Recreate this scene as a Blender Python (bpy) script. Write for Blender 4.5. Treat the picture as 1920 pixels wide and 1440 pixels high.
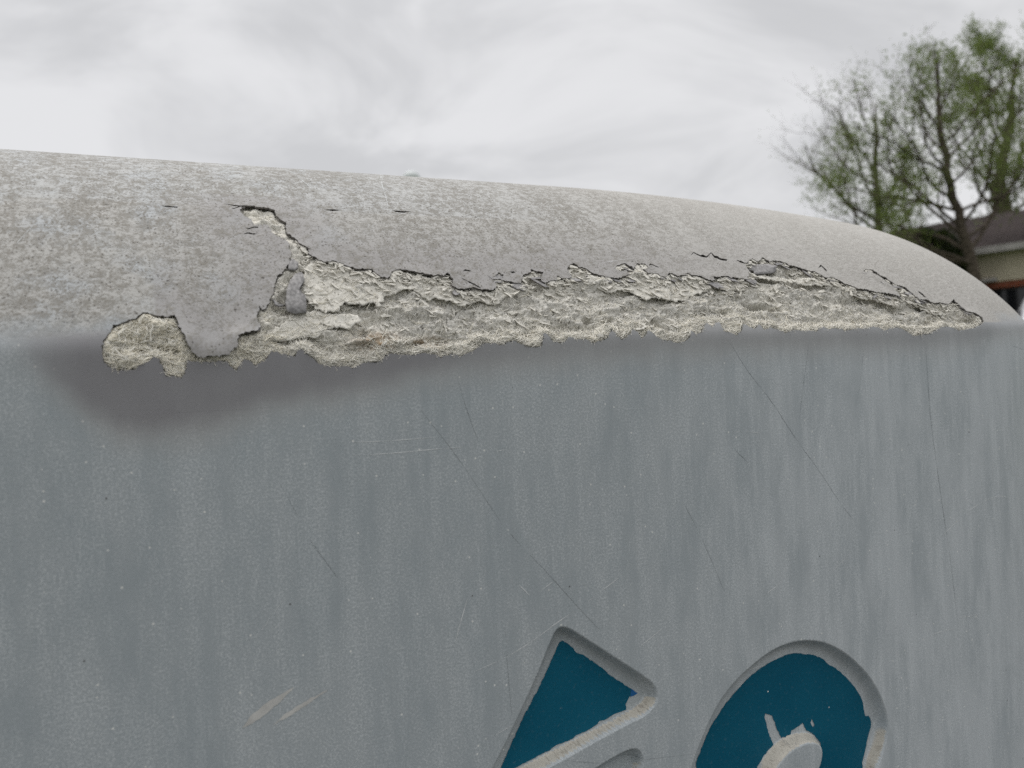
import bpy, math, random
import numpy as np
from mathutils import Vector, Matrix
from mathutils.geometry import delaunay_2d_cdt

for o in list(bpy.data.objects):
    bpy.data.objects.remove(o)
R = math.radians
rng = np.random.default_rng(7)
random.seed(7)
sc = bpy.context.scene
C = sc.collection

# ------------------------------------------------------------------ camera
EYE = 1.30
ROLL = R(2.7766)
cd = bpy.data.cameras.new('camera')
cd.sensor_width = 34.6
cd.lens = 26.0
cd.clip_start = 0.02
cd.clip_end = 2000
cd.dof.use_dof = True
cd.dof.focus_distance = 0.68
cd.dof.aperture_fstop = 6.2
cam = bpy.data.objects.new('camera', cd)
C.objects.link(cam)
cr, sr = math.cos(ROLL), math.sin(ROLL)
cam.matrix_world = Matrix(((cr, sr, 0, 0), (0, 0, -1, 0), (-sr, cr, 0, EYE), (0, 0, 0, 1)))
sc.camera = cam

# ------------------------------------------------------------------ sky, sun, exposure
SUN_ELEV, SUN_AZ = R(62), R(-40)
world = bpy.data.worlds.new('World')
sc.world = world
world.use_nodes = True
wt = world.node_tree
wt.nodes.clear()
def wn(t, **k):
    n = wt.nodes.new(t)
    for a, b in k.items():
        setattr(n, a, b)
    return n
sky = wn('ShaderNodeTexSky', sky_type='NISHITA', sun_disc=False)
sky.sun_elevation = SUN_ELEV
sky.sun_rotation = SUN_AZ
tc = wn('ShaderNodeTexCoord')
sep = wn('ShaderNodeSeparateXYZ'); wt.links.new(tc.outputs['Generated'], sep.inputs[0])
zz = wn('ShaderNodeMath', operation='MAXIMUM'); zz.inputs[1].default_value = 0.0; wt.links.new(sep.outputs[2], zz.inputs[0])
za = wn('ShaderNodeMath', operation='ADD'); za.inputs[1].default_value = 0.55; wt.links.new(zz.outputs[0], za.inputs[0])
dv = wn('ShaderNodeVectorMath', operation='SCALE')
iv = wn('ShaderNodeMath', operation='DIVIDE'); iv.inputs[0].default_value = 1.0; wt.links.new(za.outputs[0], iv.inputs[1])
wt.links.new(tc.outputs['Generated'], dv.inputs[0]); wt.links.new(iv.outputs[0], dv.inputs['Scale'])
mp = wn('ShaderNodeMapping'); mp.inputs['Rotation'].default_value = (0, 0, R(-30)); mp.inputs['Scale'].default_value = (0.9, 1.4, 0.0)
mp.inputs['Location'].default_value = (1.3, 6.2, 0)
wt.links.new(dv.outputs[0], mp.inputs['Vector'])
n1 = wn('ShaderNodeTexNoise'); n1.inputs['Scale'].default_value = 2.9; n1.inputs['Detail'].default_value = 5; n1.inputs['Roughness'].default_value = 0.56; n1.inputs['Distortion'].default_value = 0.5
wt.links.new(mp.outputs[0], n1.inputs['Vector'])
rp = wn('ShaderNodeValToRGB')
rp.color_ramp.interpolation = 'EASE'
rp.color_ramp.elements[0].position = 0.37; rp.color_ramp.elements[0].color = (0.63, 0.633, 0.645, 1)
rp.color_ramp.elements[1].position = 0.63; rp.color_ramp.elements[1].color = (0.805, 0.805, 0.816, 1)
wt.links.new(n1.outputs[0], rp.inputs[0])
# an overcast dome is brighter towards the zenith
zg = wn('ShaderNodeMapRange'); zg.inputs['From Min'].default_value = 0.42; zg.inputs['From Max'].default_value = 1.0; zg.inputs['To Min'].default_value = 1.0; zg.inputs['To Max'].default_value = 2.1
wt.links.new(sep.outputs[2], zg.inputs['Value'])
cs = wn('ShaderNodeVectorMath', operation='SCALE'); wt.links.new(rp.outputs[0], cs.inputs[0]); wt.links.new(zg.outputs[0], cs.inputs['Scale'])
ss = wn('ShaderNodeVectorMath', operation='SCALE'); ss.inputs['Scale'].default_value = 0.08; wt.links.new(sky.outputs[0], ss.inputs[0])
mx = wn('ShaderNodeMix', data_type='RGBA'); mx.inputs[0].default_value = 0.95
wt.links.new(ss.outputs[0], mx.inputs[6]); wt.links.new(cs.outputs[0], mx.inputs[7])
bg = wn('ShaderNodeBackground'); bg.inputs['Strength'].default_value = 1.0
wt.links.new(mx.outputs[2], bg.inputs['Color'])
wo = wn('ShaderNodeOutputWorld'); wt.links.new(bg.outputs[0], wo.inputs['Surface'])

sl = bpy.data.lights.new('sun', 'SUN')
sl.energy = 1.4
sl.angle = R(40)
sl.color = (1.0, 0.965, 0.92)
so = bpy.data.objects.new('sun', sl)
C.objects.link(so)
sd = Vector((math.sin(SUN_AZ) * math.cos(SUN_ELEV), math.cos(SUN_AZ) * math.cos(SUN_ELEV) * 0.4, math.sin(SUN_ELEV)))
so.rotation_euler = (-sd).to_track_quat('-Z', 'Y').to_euler()

sc.view_settings.view_transform = 'Standard'
sc.view_settings.look = 'None'
sc.view_settings.exposure = 0.0
sc.view_settings.gamma = 1.0
sc.view_settings.use_curve_mapping = False
sc.cycles.use_denoising = False
sc.cycles.max_bounces = 4
sc.cycles.diffuse_bounces = 3
sc.cycles.use_adaptive_sampling = True
sc.cycles.adaptive_threshold = 0.012
world.cycles.sampling_method = 'MANUAL'
world.cycles.sample_map_resolution = 256
# traced outlines on the shell, surface coordinates in 0.1 mm
TR = {"hole":[[-2815,-17],[-2812,25],[-2783,76],[-2755,132],[-2696,169],[-2660,190],[-2623,193],[-2596,224],[-2575,245],[-2538,234],[-2485,212],[-2432,204],[-2386,222],[-2374,179],[-2358,115],[-2331,53],[-2317,-6],[-2295,-55],[-2267,-82],[-2237,-98],[-2207,-87],[-2118,-84],[-2076,-82],[-2050,-56],[-2005,-14],[-2004,45],[-1940,65],[-1904,78],[-1869,81],[-1849,106],[-1866,179],[-1858,235],[-1835,298],[-1825,262],[-1803,270],[-1756,362],[-1733,409],[-1724,466],[-1708,515],[-1693,556],[-1654,607],[-1610,671],[-1573,760],[-1564,805],[-1571,839],[-1570,910],[-1583,959],[-1626,981],[-1660,1017],[-1678,1061],[-1688,1107],[-1714,1146],[-1768,1135],[-1806,1133],[-1808,1195],[-1862,1255],[-1881,1305],[-1872,1360],[-1766,1386],[-1689,1377],[-1621,1352],[-1622,1274],[-1597,1225],[-1555,1185],[-1568,1115],[-1568,1048],[-1538,1011],[-1506,962],[-1489,914],[-1430,869],[-1432,798],[-1380,755],[-1324,717],[-1266,741],[-1204,715],[-1144,674],[-1078,656],[-989,658],[-956,612],[-927,580],[-875,562],[-847,595],[-834,628],[-772,653],[-730,650],[-676,636],[-629,618],[-560,600],[-489,592],[-450,602],[-416,588],[-374,638],[-362,594],[-347,566],[-369,490],[-313,459],[-244,464],[-182,469],[-140,455],[-35,447],[8,489],[-1,571],[75,642],[107,617],[70,543],[95,548],[140,539],[192,525],[241,525],[284,615],[340,637],[388,684],[430,659],[487,655],[443,598],[435,547],[462,528],[547,559],[585,569],[607,616],[641,586],[710,587],[745,613],[730,692],[778,753],[829,771],[850,733],[912,712],[941,670],[973,638],[1021,623],[1105,608],[1190,594],[1274,622],[1339,645],[1323,694],[1271,682],[1209,708],[1241,743],[1298,767],[1331,779],[1408,741],[1406,713],[1474,783],[1562,786],[1579,740],[1508,709],[1534,660],[1640,662],[1664,629],[1722,619],[1760,659],[1797,665],[1838,627],[1947,646],[1981,676],[2007,648],[2093,638],[2156,600],[2206,579],[2248,579],[2240,625],[2313,626],[2406,644],[2516,632],[2640,606],[2677,642],[2724,716],[2734,811],[2776,845],[2881,917],[2907,878],[2934,866],[3020,932],[3045,899],[3070,867],[3141,898],[3222,889],[3288,865],[3301,832],[3377,822],[3432,798],[3502,761],[3596,759],[3674,676],[3798,671],[3896,580],[3963,561],[4017,521],[4148,504],[4230,475],[4392,468],[4569,419],[4563,559],[4512,636],[4460,737],[4405,805],[4282,781],[4367,838],[4459,820],[4495,727],[4566,707],[4619,606],[4754,555],[4788,424],[4844,382],[4933,383],[5006,330],[5118,332],[5216,311],[5287,345],[5368,391],[5398,279],[5433,203],[5550,170],[5607,115],[5595,51],[5535,12],[5428,-29],[5314,-26],[5196,-55],[5112,-22],[5032,4],[4919,-2],[4800,-46],[4710,-74],[4604,-71],[4497,-91],[4398,-37],[4305,3],[4204,6],[4093,-30],[4024,9],[3952,28],[3844,5],[3709,8],[3550,-12],[3482,13],[3344,12],[3284,33],[3178,-12],[3026,0],[2898,11],[2803,-22],[2746,5],[2641,40],[2560,18],[2520,75],[2439,29],[2348,83],[2301,14],[2241,-28],[2175,-5],[2099,9],[2077,106],[2036,102],[1987,56],[1938,103],[1894,67],[1866,14],[1793,-10],[1745,25],[1707,-49],[1653,-79],[1578,-85],[1515,-60],[1451,-59],[1365,-18],[1335,15],[1305,37],[1257,-16],[1218,-46],[1186,26],[1148,48],[1108,-5],[1024,-50],[978,-2],[940,52],[880,-31],[810,-52],[742,-66],[686,-35],[620,-33],[525,-9],[496,-45],[423,-55],[375,-50],[337,18],[307,27],[283,-69],[215,-89],[146,-80],[78,-50],[27,-28],[-74,-61],[-148,-45],[-229,-50],[-298,-96],[-409,-141],[-479,-119],[-572,-149],[-613,-121],[-709,-105],[-771,-123],[-859,-114],[-972,-105],[-1013,-136],[-1061,-166],[-1145,-164],[-1237,-205],[-1280,-186],[-1407,-182],[-1479,-158],[-1548,-93],[-1599,-46],[-1643,-108],[-1732,-84],[-1790,-62],[-1833,-123],[-1903,-161],[-1940,-119],[-1968,-108],[-2020,-187],[-2066,-155],[-2083,-125],[-2158,-127],[-2251,-124],[-2322,-107],[-2336,-171],[-2365,-228],[-2407,-209],[-2460,-207],[-2473,-143],[-2502,-90],[-2527,-78],[-2549,-106],[-2623,-143],[-2634,-160],[-2690,-158],[-2741,-159],[-2775,-138],[-2813,-97],[-2817,-52]],"nu":217,"slits":[[[-1869,1095],[-1848,1086],[-1801,1109],[-1770,1108],[-1771,1094],[-1802,1094],[-1845,1073]],[[-1888,1015],[-1852,1041],[-1816,1029],[-1771,1037],[-1810,1014],[-1850,1026]],[[-1992,1427],[-1888,1398],[-1764,1401],[-1765,1381],[-1845,1367],[-1919,1382]],[[-1942,1343],[-1885,1382],[-1875,1371],[-1923,1338]],[[-2437,1359],[-2382,1360],[-2321,1352],[-2324,1337],[-2407,1342]],[[-1229,1413],[-1147,1427],[-1086,1421],[-1160,1394]],[[-643,1456],[-569,1454],[-475,1454],[-563,1423],[-621,1431]],[[2127,908],[2212,982],[2268,935],[2306,947],[2329,921],[2424,987],[2438,936],[2470,935],[2484,903],[2561,887],[2541,862],[2472,872],[2440,901],[2411,906],[2416,973],[2324,901],[2257,914],[2203,965]],[[2664,881],[2715,871],[2741,841],[2773,842],[2736,824],[2688,843]],[[-282,586],[-204,534],[-154,488],[-129,469],[-149,465],[-202,511]],[[-242,650],[-213,676],[-167,662],[-174,649],[-210,656]],[[173,649],[208,660],[227,643],[193,636]],[[1594,752],[1620,788],[1699,749],[1689,737],[1622,770]],[[3664,801],[3765,875],[3785,780],[3759,766],[3751,846]],[[4903,526],[4944,471],[4950,405],[4923,413],[4902,475]]],"chips":[[[-1512,621],[-1501,589],[-1502,528],[-1540,458],[-1537,419],[-1511,390],[-1516,296],[-1526,237],[-1596,224],[-1658,247],[-1661,315],[-1640,438],[-1604,537],[-1560,599]],[[-1562,760],[-1526,717],[-1534,652],[-1564,625],[-1606,640],[-1595,704]],[[-1751,376],[-1725,348],[-1700,320],[-1665,312],[-1702,295],[-1736,314]],[[2820,845],[2921,846],[3055,843],[3137,810],[3058,719],[2995,707],[2806,707],[2821,751],[2766,780]],[[-1940,68],[-1904,82],[-1869,85],[-1847,106],[-1866,172],[-1912,129]]],"plies":[[[-1411,797],[-1297,734],[-1193,673],[-988,662],[-841,633],[-844,434],[-925,404],[-976,304],[-1019,354],[-1104,319],[-1134,340],[-1245,340],[-1289,258],[-1385,265],[-1447,279],[-1519,388],[-1502,604]],[[-856,617],[-666,604],[-421,601],[-378,514],[-276,468],[-22,454],[274,554],[231,456],[66,392],[-16,331],[-80,331],[-175,361],[-289,310],[-359,332],[-472,376],[-542,391],[-573,361],[-624,405],[-692,480],[-764,479],[-844,434]],[[-1677,177],[-1594,280],[-1512,266],[-1385,265],[-1290,251],[-1150,237],[-1138,170],[-1184,158],[-1245,114],[-1339,134],[-1405,110],[-1476,43],[-1538,50],[-1600,40],[-1723,19],[-1839,57],[-1774,116]],[[952,606],[1019,618],[1103,603],[1188,589],[1293,622],[1372,635],[1462,582],[1620,617],[1722,608],[1737,511],[1673,367],[1602,376],[1534,396],[1478,396],[1418,361],[1356,416],[1313,446],[1248,465],[1165,485],[1095,444],[1046,454],[1012,484],[969,508],[949,575]],[[1649,618],[1747,620],[1840,610],[1971,636],[2082,615],[2177,561],[2234,551],[2114,473],[2003,451],[1909,419],[1857,367],[1781,372],[1722,347],[1657,372],[1568,386]],[[2204,573],[2315,609],[2506,614],[2634,594],[2573,479],[2509,478],[2446,499],[2361,476],[2258,518]],[[2711,733],[2803,706],[2994,692],[3106,666],[3264,651],[3472,679],[3688,625],[3794,546],[3661,583],[3387,575],[3239,610],[3063,625],[2774,655]],[[3731,690],[3901,528],[4030,480],[4216,454],[4511,397],[4553,336],[4462,295],[4216,392],[4024,410],[3915,488],[3755,606]],[[4348,813],[4477,703],[4583,616],[4720,509],[4800,381],[5005,298],[5100,214],[5049,173],[4901,214],[4755,317],[4643,463],[4495,612],[4403,745]],[[-1999,38],[-1929,61],[-1852,74],[-1814,48],[-1818,-6],[-1882,-11],[-1947,-46],[-2010,-45],[-2063,-92],[-2067,-67],[-2026,-26]]],"tri_paint":[[394,-2477],[488,-2553],[516,-2599],[572,-2624],[749,-2768],[820,-2842],[945,-2937],[1024,-3000],[1015,-3054],[962,-3118],[965,-3166],[909,-3172],[866,-3174],[811,-3188],[745,-3206],[703,-3201],[681,-3224],[563,-3261],[479,-3269],[447,-3289],[354,-3304],[293,-3307],[231,-3337],[191,-3339],[-57,-3395],[-186,-3425],[-246,-3444],[-193,-3361],[12,-3021],[181,-2791],[366,-2486]],"tri_floor":[[392,-2463],[508,-2550],[749,-2758],[945,-2923],[1082,-3040],[1157,-3099],[975,-3182],[447,-3294],[-47,-3394],[-212,-3473],[-274,-3466],[-198,-3360],[12,-3016],[182,-2782],[364,-2472]],"tri_lip":[[339,-2316],[400,-2344],[466,-2390],[743,-2604],[1116,-2889],[1186,-2966],[1208,-3056],[1188,-3119],[1082,-3195],[913,-3220],[603,-3293],[296,-3371],[20,-3433],[-322,-3497],[-395,-3462],[-391,-3390],[-315,-3287],[-141,-3033],[58,-2719],[245,-2376],[286,-2324]],"blue":[[1025,-3000],[1089,-3054],[1053,-3063],[1014,-3068]],"o_paint":[[1634,-3813],[1710,-3690],[1803,-3531],[1954,-3382],[2105,-3265],[2288,-3152],[2487,-3074],[2720,-3035],[2767,-3032],[2877,-3041],[2970,-3076],[3034,-3079],[3192,-3155],[3253,-3228],[3350,-3278],[3509,-3421],[3620,-3557],[3681,-3670],[3692,-3773],[3705,-3827],[3758,-3826],[3787,-3921],[3726,-4034],[3683,-4162],[3613,-4302],[3719,-4487],[3509,-4789],[3156,-5048],[2744,-5202],[2360,-5188],[2073,-5046],[1803,-4774],[1664,-4541],[1581,-4315],[1718,-3975]],"o_in_paint":[[2326,-3984],[2421,-3896],[2532,-3828],[2505,-3762],[2466,-3659],[2442,-3559],[2452,-3520],[2533,-3562],[2572,-3671],[2626,-3790],[2743,-3782],[2753,-3748],[2849,-3728],[2898,-3709],[2933,-3789],[3017,-3845],[3108,-3951],[3092,-4070],[3053,-4164],[2960,-4560],[2844,-4625],[2748,-4656],[2630,-4667],[2531,-4651],[2448,-4631],[2368,-4587],[2285,-4482],[2299,-4369]],"o_in_floor":[[2326,-3984],[2421,-3896],[2532,-3828],[2626,-3793],[2744,-3776],[2845,-3787],[2932,-3803],[3017,-3845],[3108,-3951],[3092,-4070],[3053,-4164],[2960,-4560],[2844,-4625],[2748,-4656],[2630,-4667],[2531,-4651],[2448,-4631],[2368,-4587],[2285,-4482],[2299,-4369]],"o_floor":[[1620,-3809],[1704,-3678],[1797,-3524],[1947,-3370],[2098,-3252],[2281,-3139],[2481,-3061],[2713,-3019],[2878,-3029],[3035,-3064],[3209,-3146],[3367,-3269],[3526,-3415],[3646,-3556],[3715,-3678],[3769,-3790],[3804,-3925],[3752,-4040],[3709,-4168],[3639,-4309],[3631,-4634],[3517,-4798],[3337,-4952],[3164,-5062],[2962,-5160],[2751,-5216],[2517,-5229],[2360,-5200],[2214,-5148],[2058,-5053],[1922,-4924],[1789,-4779],[1692,-4645],[1636,-4533],[1594,-4431],[1567,-4311],[1607,-4210],[1642,-4096]],"o_lip":[[1508,-3738],[1599,-3567],[1764,-3316],[1957,-3132],[2180,-3006],[2452,-2896],[2682,-2865],[2914,-2886],[3133,-2956],[3338,-3079],[3544,-3253],[3719,-3462],[3834,-3692],[3875,-3865],[3847,-4021],[3765,-4190],[3698,-4280],[3561,-4618],[3357,-4881],[3131,-5059],[2883,-5163],[2597,-5239],[2370,-5239],[2151,-5189],[1955,-5097],[1781,-4963],[1612,-4787],[1475,-4591],[1387,-4385],[1356,-4235],[1377,-4099],[1439,-3951]],"o_in_lip":[[2460,-3973],[2539,-3905],[2665,-3853],[2806,-3839],[2915,-3853],[2994,-3914],[2988,-4002],[2947,-4094],[2651,-4404],[2525,-4452],[2389,-4461],[2286,-4444],[2213,-4383],[2219,-4299]],"o_chip":[[3011,-3695],[3042,-3763],[3018,-3778],[2992,-3730]],"bar_lip":[[978,-3443],[1028,-3495],[1036,-3621],[826,-3833],[226,-3950],[-80,-4008],[-121,-3934],[51,-3712],[391,-3569],[694,-3471],[901,-3429]],"bar_floor":[[983,-3584],[994,-3655],[812,-3823],[255,-3936],[38,-3978],[188,-3832],[488,-3704],[772,-3613]],"scr":[["L",[[-1344,-722],[-1023,-740],[-713,-735],[-404,-739]]],["L",[[-1273,-819],[-1028,-832],[-759,-824],[-437,-827]]],["L",[[-162,-882],[4,-861]]],["L",[[-22,-1933],[64,-2029]]],["L",[[143,-2014],[272,-1951]]],["L",[[584,-2154],[878,-2009]]],["L",[[221,-2307],[466,-2207]]],["L",[[4953,-3033],[5139,-3034],[5376,-3044]]],["L",[[5016,-3017],[5262,-3086]]],["L",[[3137,-1884],[3250,-1707]]],["L",[[4308,-2491],[4741,-2164],[5155,-1944],[5615,-1821],[6159,-1935]]],["L",[[-435,-2530],[-100,-2459],[348,-2258]]],["L",[[1030,-2619],[1293,-2493]]],["L",[[3846,-4166],[4275,-3941]]],["L",[[3906,-4319],[4256,-4213]]],["L",[[-443,2719],[-571,2168],[-625,1889],[-640,1686],[-675,1477]]],["L",[[-1338,2164],[-1260,1797]]],["L",[[1434,839],[944,748]]],["L",[[-3318,839],[-3239,1028]]],["D",[[-441,-342],[-392,-519],[-350,-678],[-305,-789]]],["D",[[-744,-533],[-496,-869],[-310,-1169],[-147,-1433]]],["D",[[-203,-1515],[-185,-1730],[-190,-2058]]],["D",[[-76,-1524],[9,-1632]]],["D",[[81,-1711],[214,-1856],[438,-2131],[670,-2399]]],["D",[[974,-322],[1149,-613],[1345,-942],[1439,-1193],[1545,-1448]]],["D",[[1554,-1449],[1668,-1652],[1802,-1931],[1955,-2296]]],["D",[[2154,-100],[2342,-376],[2582,-624],[2847,-992],[3169,-1376],[3357,-1643],[3651,-1966]]],["D",[[2618,-993],[2646,-1308],[2680,-1634]]],["D",[[3079,-123],[2973,-551],[2919,-820]]],["D",[[3782,-200],[3721,-511],[3638,-750]]],["D",[[4376,-662],[4202,-1134]]],["D",[[4656,-206],[4677,-966],[4773,-1714],[4874,-2429],[4936,-3062]]],["D",[[2142,-1047],[2292,-1185]]],["D",[[560,-2294],[747,-2480],[1003,-2707],[1256,-2938],[1533,-3200]]],["D",[[-158,-2225],[-157,-2474],[-138,-2907]]],["D",[[297,-3378],[638,-3488],[1064,-3555],[1526,-3624]]],["D",[[1039,-3224],[1159,-3248]]],["D",[[-1788,-947],[-1667,-1208]]],["D",[[-1594,-1384],[-1414,-1675]]],["D",[[-2024,-1423],[-2055,-1675],[-2041,-2053]]],["D",[[6093,-224],[7814,-448]]],["D",[[2513,-218],[2565,-330]]]],"gouge":[[[-2097,-2579],[-2029,-2500],[-1923,-2442],[-1749,-2375],[-1845,-2458],[-1980,-2544]],[[-1898,-2603],[-1810,-2541],[-1687,-2492],[-1520,-2440],[-1661,-2511],[-1784,-2567]]],"pits":[[[2601,328],[2751,328],[2783,286],[2930,297]],[[2780,681],[2916,667],[3092,642],[3195,606]],[[753,160],[803,181]],[[1423,138],[1480,119],[1526,68]],[[936,144],[1012,188]],[[3275,661],[3354,601],[3489,593]],[[2185,236],[2254,256]],[[4037,491],[4147,412],[4455,315]],[[4615,484],[4799,317],[5026,235]],[[-751,-17],[-703,-19]],[[-1142,48],[-1096,139]],[[-2524,-1],[-2452,-33],[-2389,-47]],[[-2619,-46],[-2578,-47]],[[2553,341],[2722,333],[2876,290]]],"rust":[[[-1025,-4]],[[-634,-20]]]}
# ------------------------------------------------------------------ helpers
def mesh(name, verts, faces, mat=None, parent=None, smooth=False, uv=None, attrs=None):
    me = bpy.data.meshes.new(name)
    if isinstance(verts, np.ndarray):
        verts = verts.reshape(-1, 3)
    if isinstance(faces, np.ndarray):
        nf, k = faces.shape
        me.vertices.add(len(verts)); me.vertices.foreach_set('co', np.asarray(verts, np.float32).ravel())
        me.loops.add(nf * k); me.loops.foreach_set('vertex_index', faces.astype(np.int32).ravel())
        me.polygons.add(nf); me.polygons.foreach_set('loop_start', np.arange(0, nf * k, k, dtype=np.int32))
        me.update(calc_edges=True)
    else:
        me.from_pydata([tuple(v) for v in verts], [], faces)
    if uv is not None:
        idx = np.zeros(len(me.loops), np.int32); me.loops.foreach_get('vertex_index', idx)
        me.uv_layers.new(name='UVMap').data.foreach_set('uv', np.asarray(uv, np.float32)[idx].ravel())
    for k_, a in (attrs or {}).items():
        me.attributes.new(k_, 'FLOAT', 'POINT').data.foreach_set('value', np.asarray(a, np.float32))
    if smooth:
        me.polygons.foreach_set('use_smooth', np.ones(len(me.polygons), bool))
    me.update()
    if mat:
        for m in (mat if isinstance(mat, (list, tuple)) else [mat]):
            me.materials.append(m)
    o = bpy.data.objects.new(name, me)
    C.objects.link(o)
    if parent:
        o.parent = parent
    return o

def tag(o, label, cat, group=None, kind=None):
    if label: o['label'] = label
    if cat: o['category'] = cat
    if group: o['group'] = group
    if kind: o['kind'] = kind
    return o

def empty(name, loc=(0, 0, 0), rz=0.0):
    o = bpy.data.objects.new(name, None)
    o.location = loc; o.rotation_euler = (0, 0, rz); o.empty_display_size = 0.2
    C.objects.link(o)
    return o

class MB:
    """collects boxes, prisms and tubes into one mesh"""
    def __init__(s): s.v = []; s.f = []
    def add(s, vs, fs):
        b = len(s.v); s.v += [tuple(v) for v in vs]; s.f += [tuple(i + b for i in f) for f in fs]
    def box(s, x0, x1, y0, y1, z0, z1):
        s.add([(x0, y0, z0), (x1, y0, z0), (x1, y1, z0), (x0, y1, z0), (x0, y0, z1), (x1, y0, z1), (x1, y1, z1), (x0, y1, z1)],
              [(0, 3, 2, 1), (4, 5, 6, 7), (0, 1, 5, 4), (1, 2, 6, 5), (2, 3, 7, 6), (3, 0, 4, 7)])
    def prism(s, poly, y0, y1):
        n = len(poly)
        s.add([(x, y0, z) for x, z in poly] + [(x, y1, z) for x, z in poly],
              [tuple(range(n)), tuple(range(2 * n - 1, n - 1, -1))] + [(i, i + n, (i + 1) % n + n, (i + 1) % n) for i in range(n)])
    def build(s, name, mat, parent=None, smooth=False):
        return mesh(name, s.v, s.f, mat, parent, smooth)

def tube(path, radii, sides=6):
    path = np.asarray(path, float); n = len(path)
    tg = np.gradient(path, axis=0); tg /= np.linalg.norm(tg, axis=1)[:, None] + 1e-12
    ref = np.array([0.3, 0.2, 0.93]) if abs(tg[0, 2]) < 0.8 else np.array([1.0, 0.1, 0])
    a = np.cross(tg, ref); a /= np.linalg.norm(a, axis=1)[:, None] + 1e-12
    b = np.cross(tg, a)
    an = np.arange(sides) * 2 * np.pi / sides
    V = path[:, None] + (a[:, None] * np.cos(an)[None, :, None] + b[:, None] * np.sin(an)[None, :, None]) * np.asarray(radii)[:, None, None]
    i = np.arange(n - 1)[:, None] * sides; j = np.arange(sides)[None]; k = (j + 1) % sides
    F = np.stack([i + j, i + k, i + sides + k, i + sides + j], -1).reshape(-1, 4)
    return V.reshape(-1, 3), F

def join(parts):
    vs, fs, b = [], [], 0
    for v, f in parts:
        vs.append(v); fs.append(f + b); b += len(v)
    return np.concatenate(vs), np.concatenate(fs)

def vnoise(x, y, seed=0):
    """smooth value noise in 0..1"""
    xi = np.floor(x).astype(np.int64); yi = np.floor(y).astype(np.int64)
    fx = x - xi; fy = y - yi
    fx = fx * fx * (3 - 2 * fx); fy = fy * fy * (3 - 2 * fy)
    def h(a, b):
        n = (a * 374761393 + b * 668265263 + seed * 974634777) & 0xffffffff
        n = ((n ^ (n >> 13)) * 1274126177) & 0xffffffff
        return ((n ^ (n >> 16)) & 0xffff) / 65535.0
    return (h(xi, yi) * (1 - fx) + h(xi + 1, yi) * fx) * (1 - fy) + (h(xi, yi + 1) * (1 - fx) + h(xi + 1, yi + 1) * fx) * fy
def fbm(x, y, oct=4, seed=0):
    t, a, n = 0, 0.5, 0
    for k in range(oct):
        t = t + a * vnoise(x * 2 ** k + 17.3 * k, y * 2 ** k - 9.1 * k, seed + k); n += a; a *= 0.5
    return t / n

def seg_dist(P, A, B, chunk=8192):
    """least distance from points P to segments A-B"""
    out = np.empty(len(P))
    for i in range(0, len(P), chunk):
        px = P[i:i + chunk, 0].astype(np.float32); py = P[i:i + chunk, 1].astype(np.float32)
        best = np.full(len(px), 1e9, np.float32)
        for (ax, ay), (bx, by) in zip(A.astype(np.float32), B.astype(np.float32)):
            dx, dy = bx - ax, by - ay; qx = px - ax; qy = py - ay
            t = np.clip((qx * dx + qy * dy) / (dx * dx + dy * dy + np.float32(1e-16)), 0, 1)
            qx -= t * dx; qy -= t * dy
            np.minimum(best, qx * qx + qy * qy, out=best)
        out[i:i + chunk] = np.sqrt(best)
    return out
def poly_dist(P, poly): return seg_dist(P, poly, np.roll(poly, -1, 0))
def line_dist(P, ln): return seg_dist(P, ln[:-1], ln[1:])
def inside(P, poly):
    lo, hi = poly.min(0), poly.max(0); bx_ = (P >= lo).all(1) & (P <= hi).all(1); R_ = np.zeros(len(P), bool)
    x, y = P[bx_, 0], P[bx_, 1]; r = np.zeros(len(x), bool)
    for (x0, y0), (x1, y1) in zip(poly, np.roll(poly, -1, 0)):
        if y0 == y1: continue
        c = ((y0 > y) != (y1 > y)) & (x < (x1 - x0) * (y - y0) / (y1 - y0) + x0)
        r ^= c
    R_[bx_] = r
    return R_
def ragged(poly, step, amp, closed=True, seed=0):
    """splits a traced outline into short steps with a torn, uneven edge"""
    g = np.random.default_rng(seed); out = []
    q = np.roll(poly, -1, 0) if closed else poly[1:]
    for a, b in zip(poly, q):
        L = np.hypot(*(b - a)); n = max(1, int(L / step))
        nrm = np.array([-(b - a)[1], (b - a)[0]]) / (L + 1e-9)
        for k in range(n):
            t = k / n
            out.append(a + (b - a) * t + (nrm * g.normal() * amp if k else 0))
    if not closed: out.append(poly[-1])
    return np.array(out)

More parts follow.
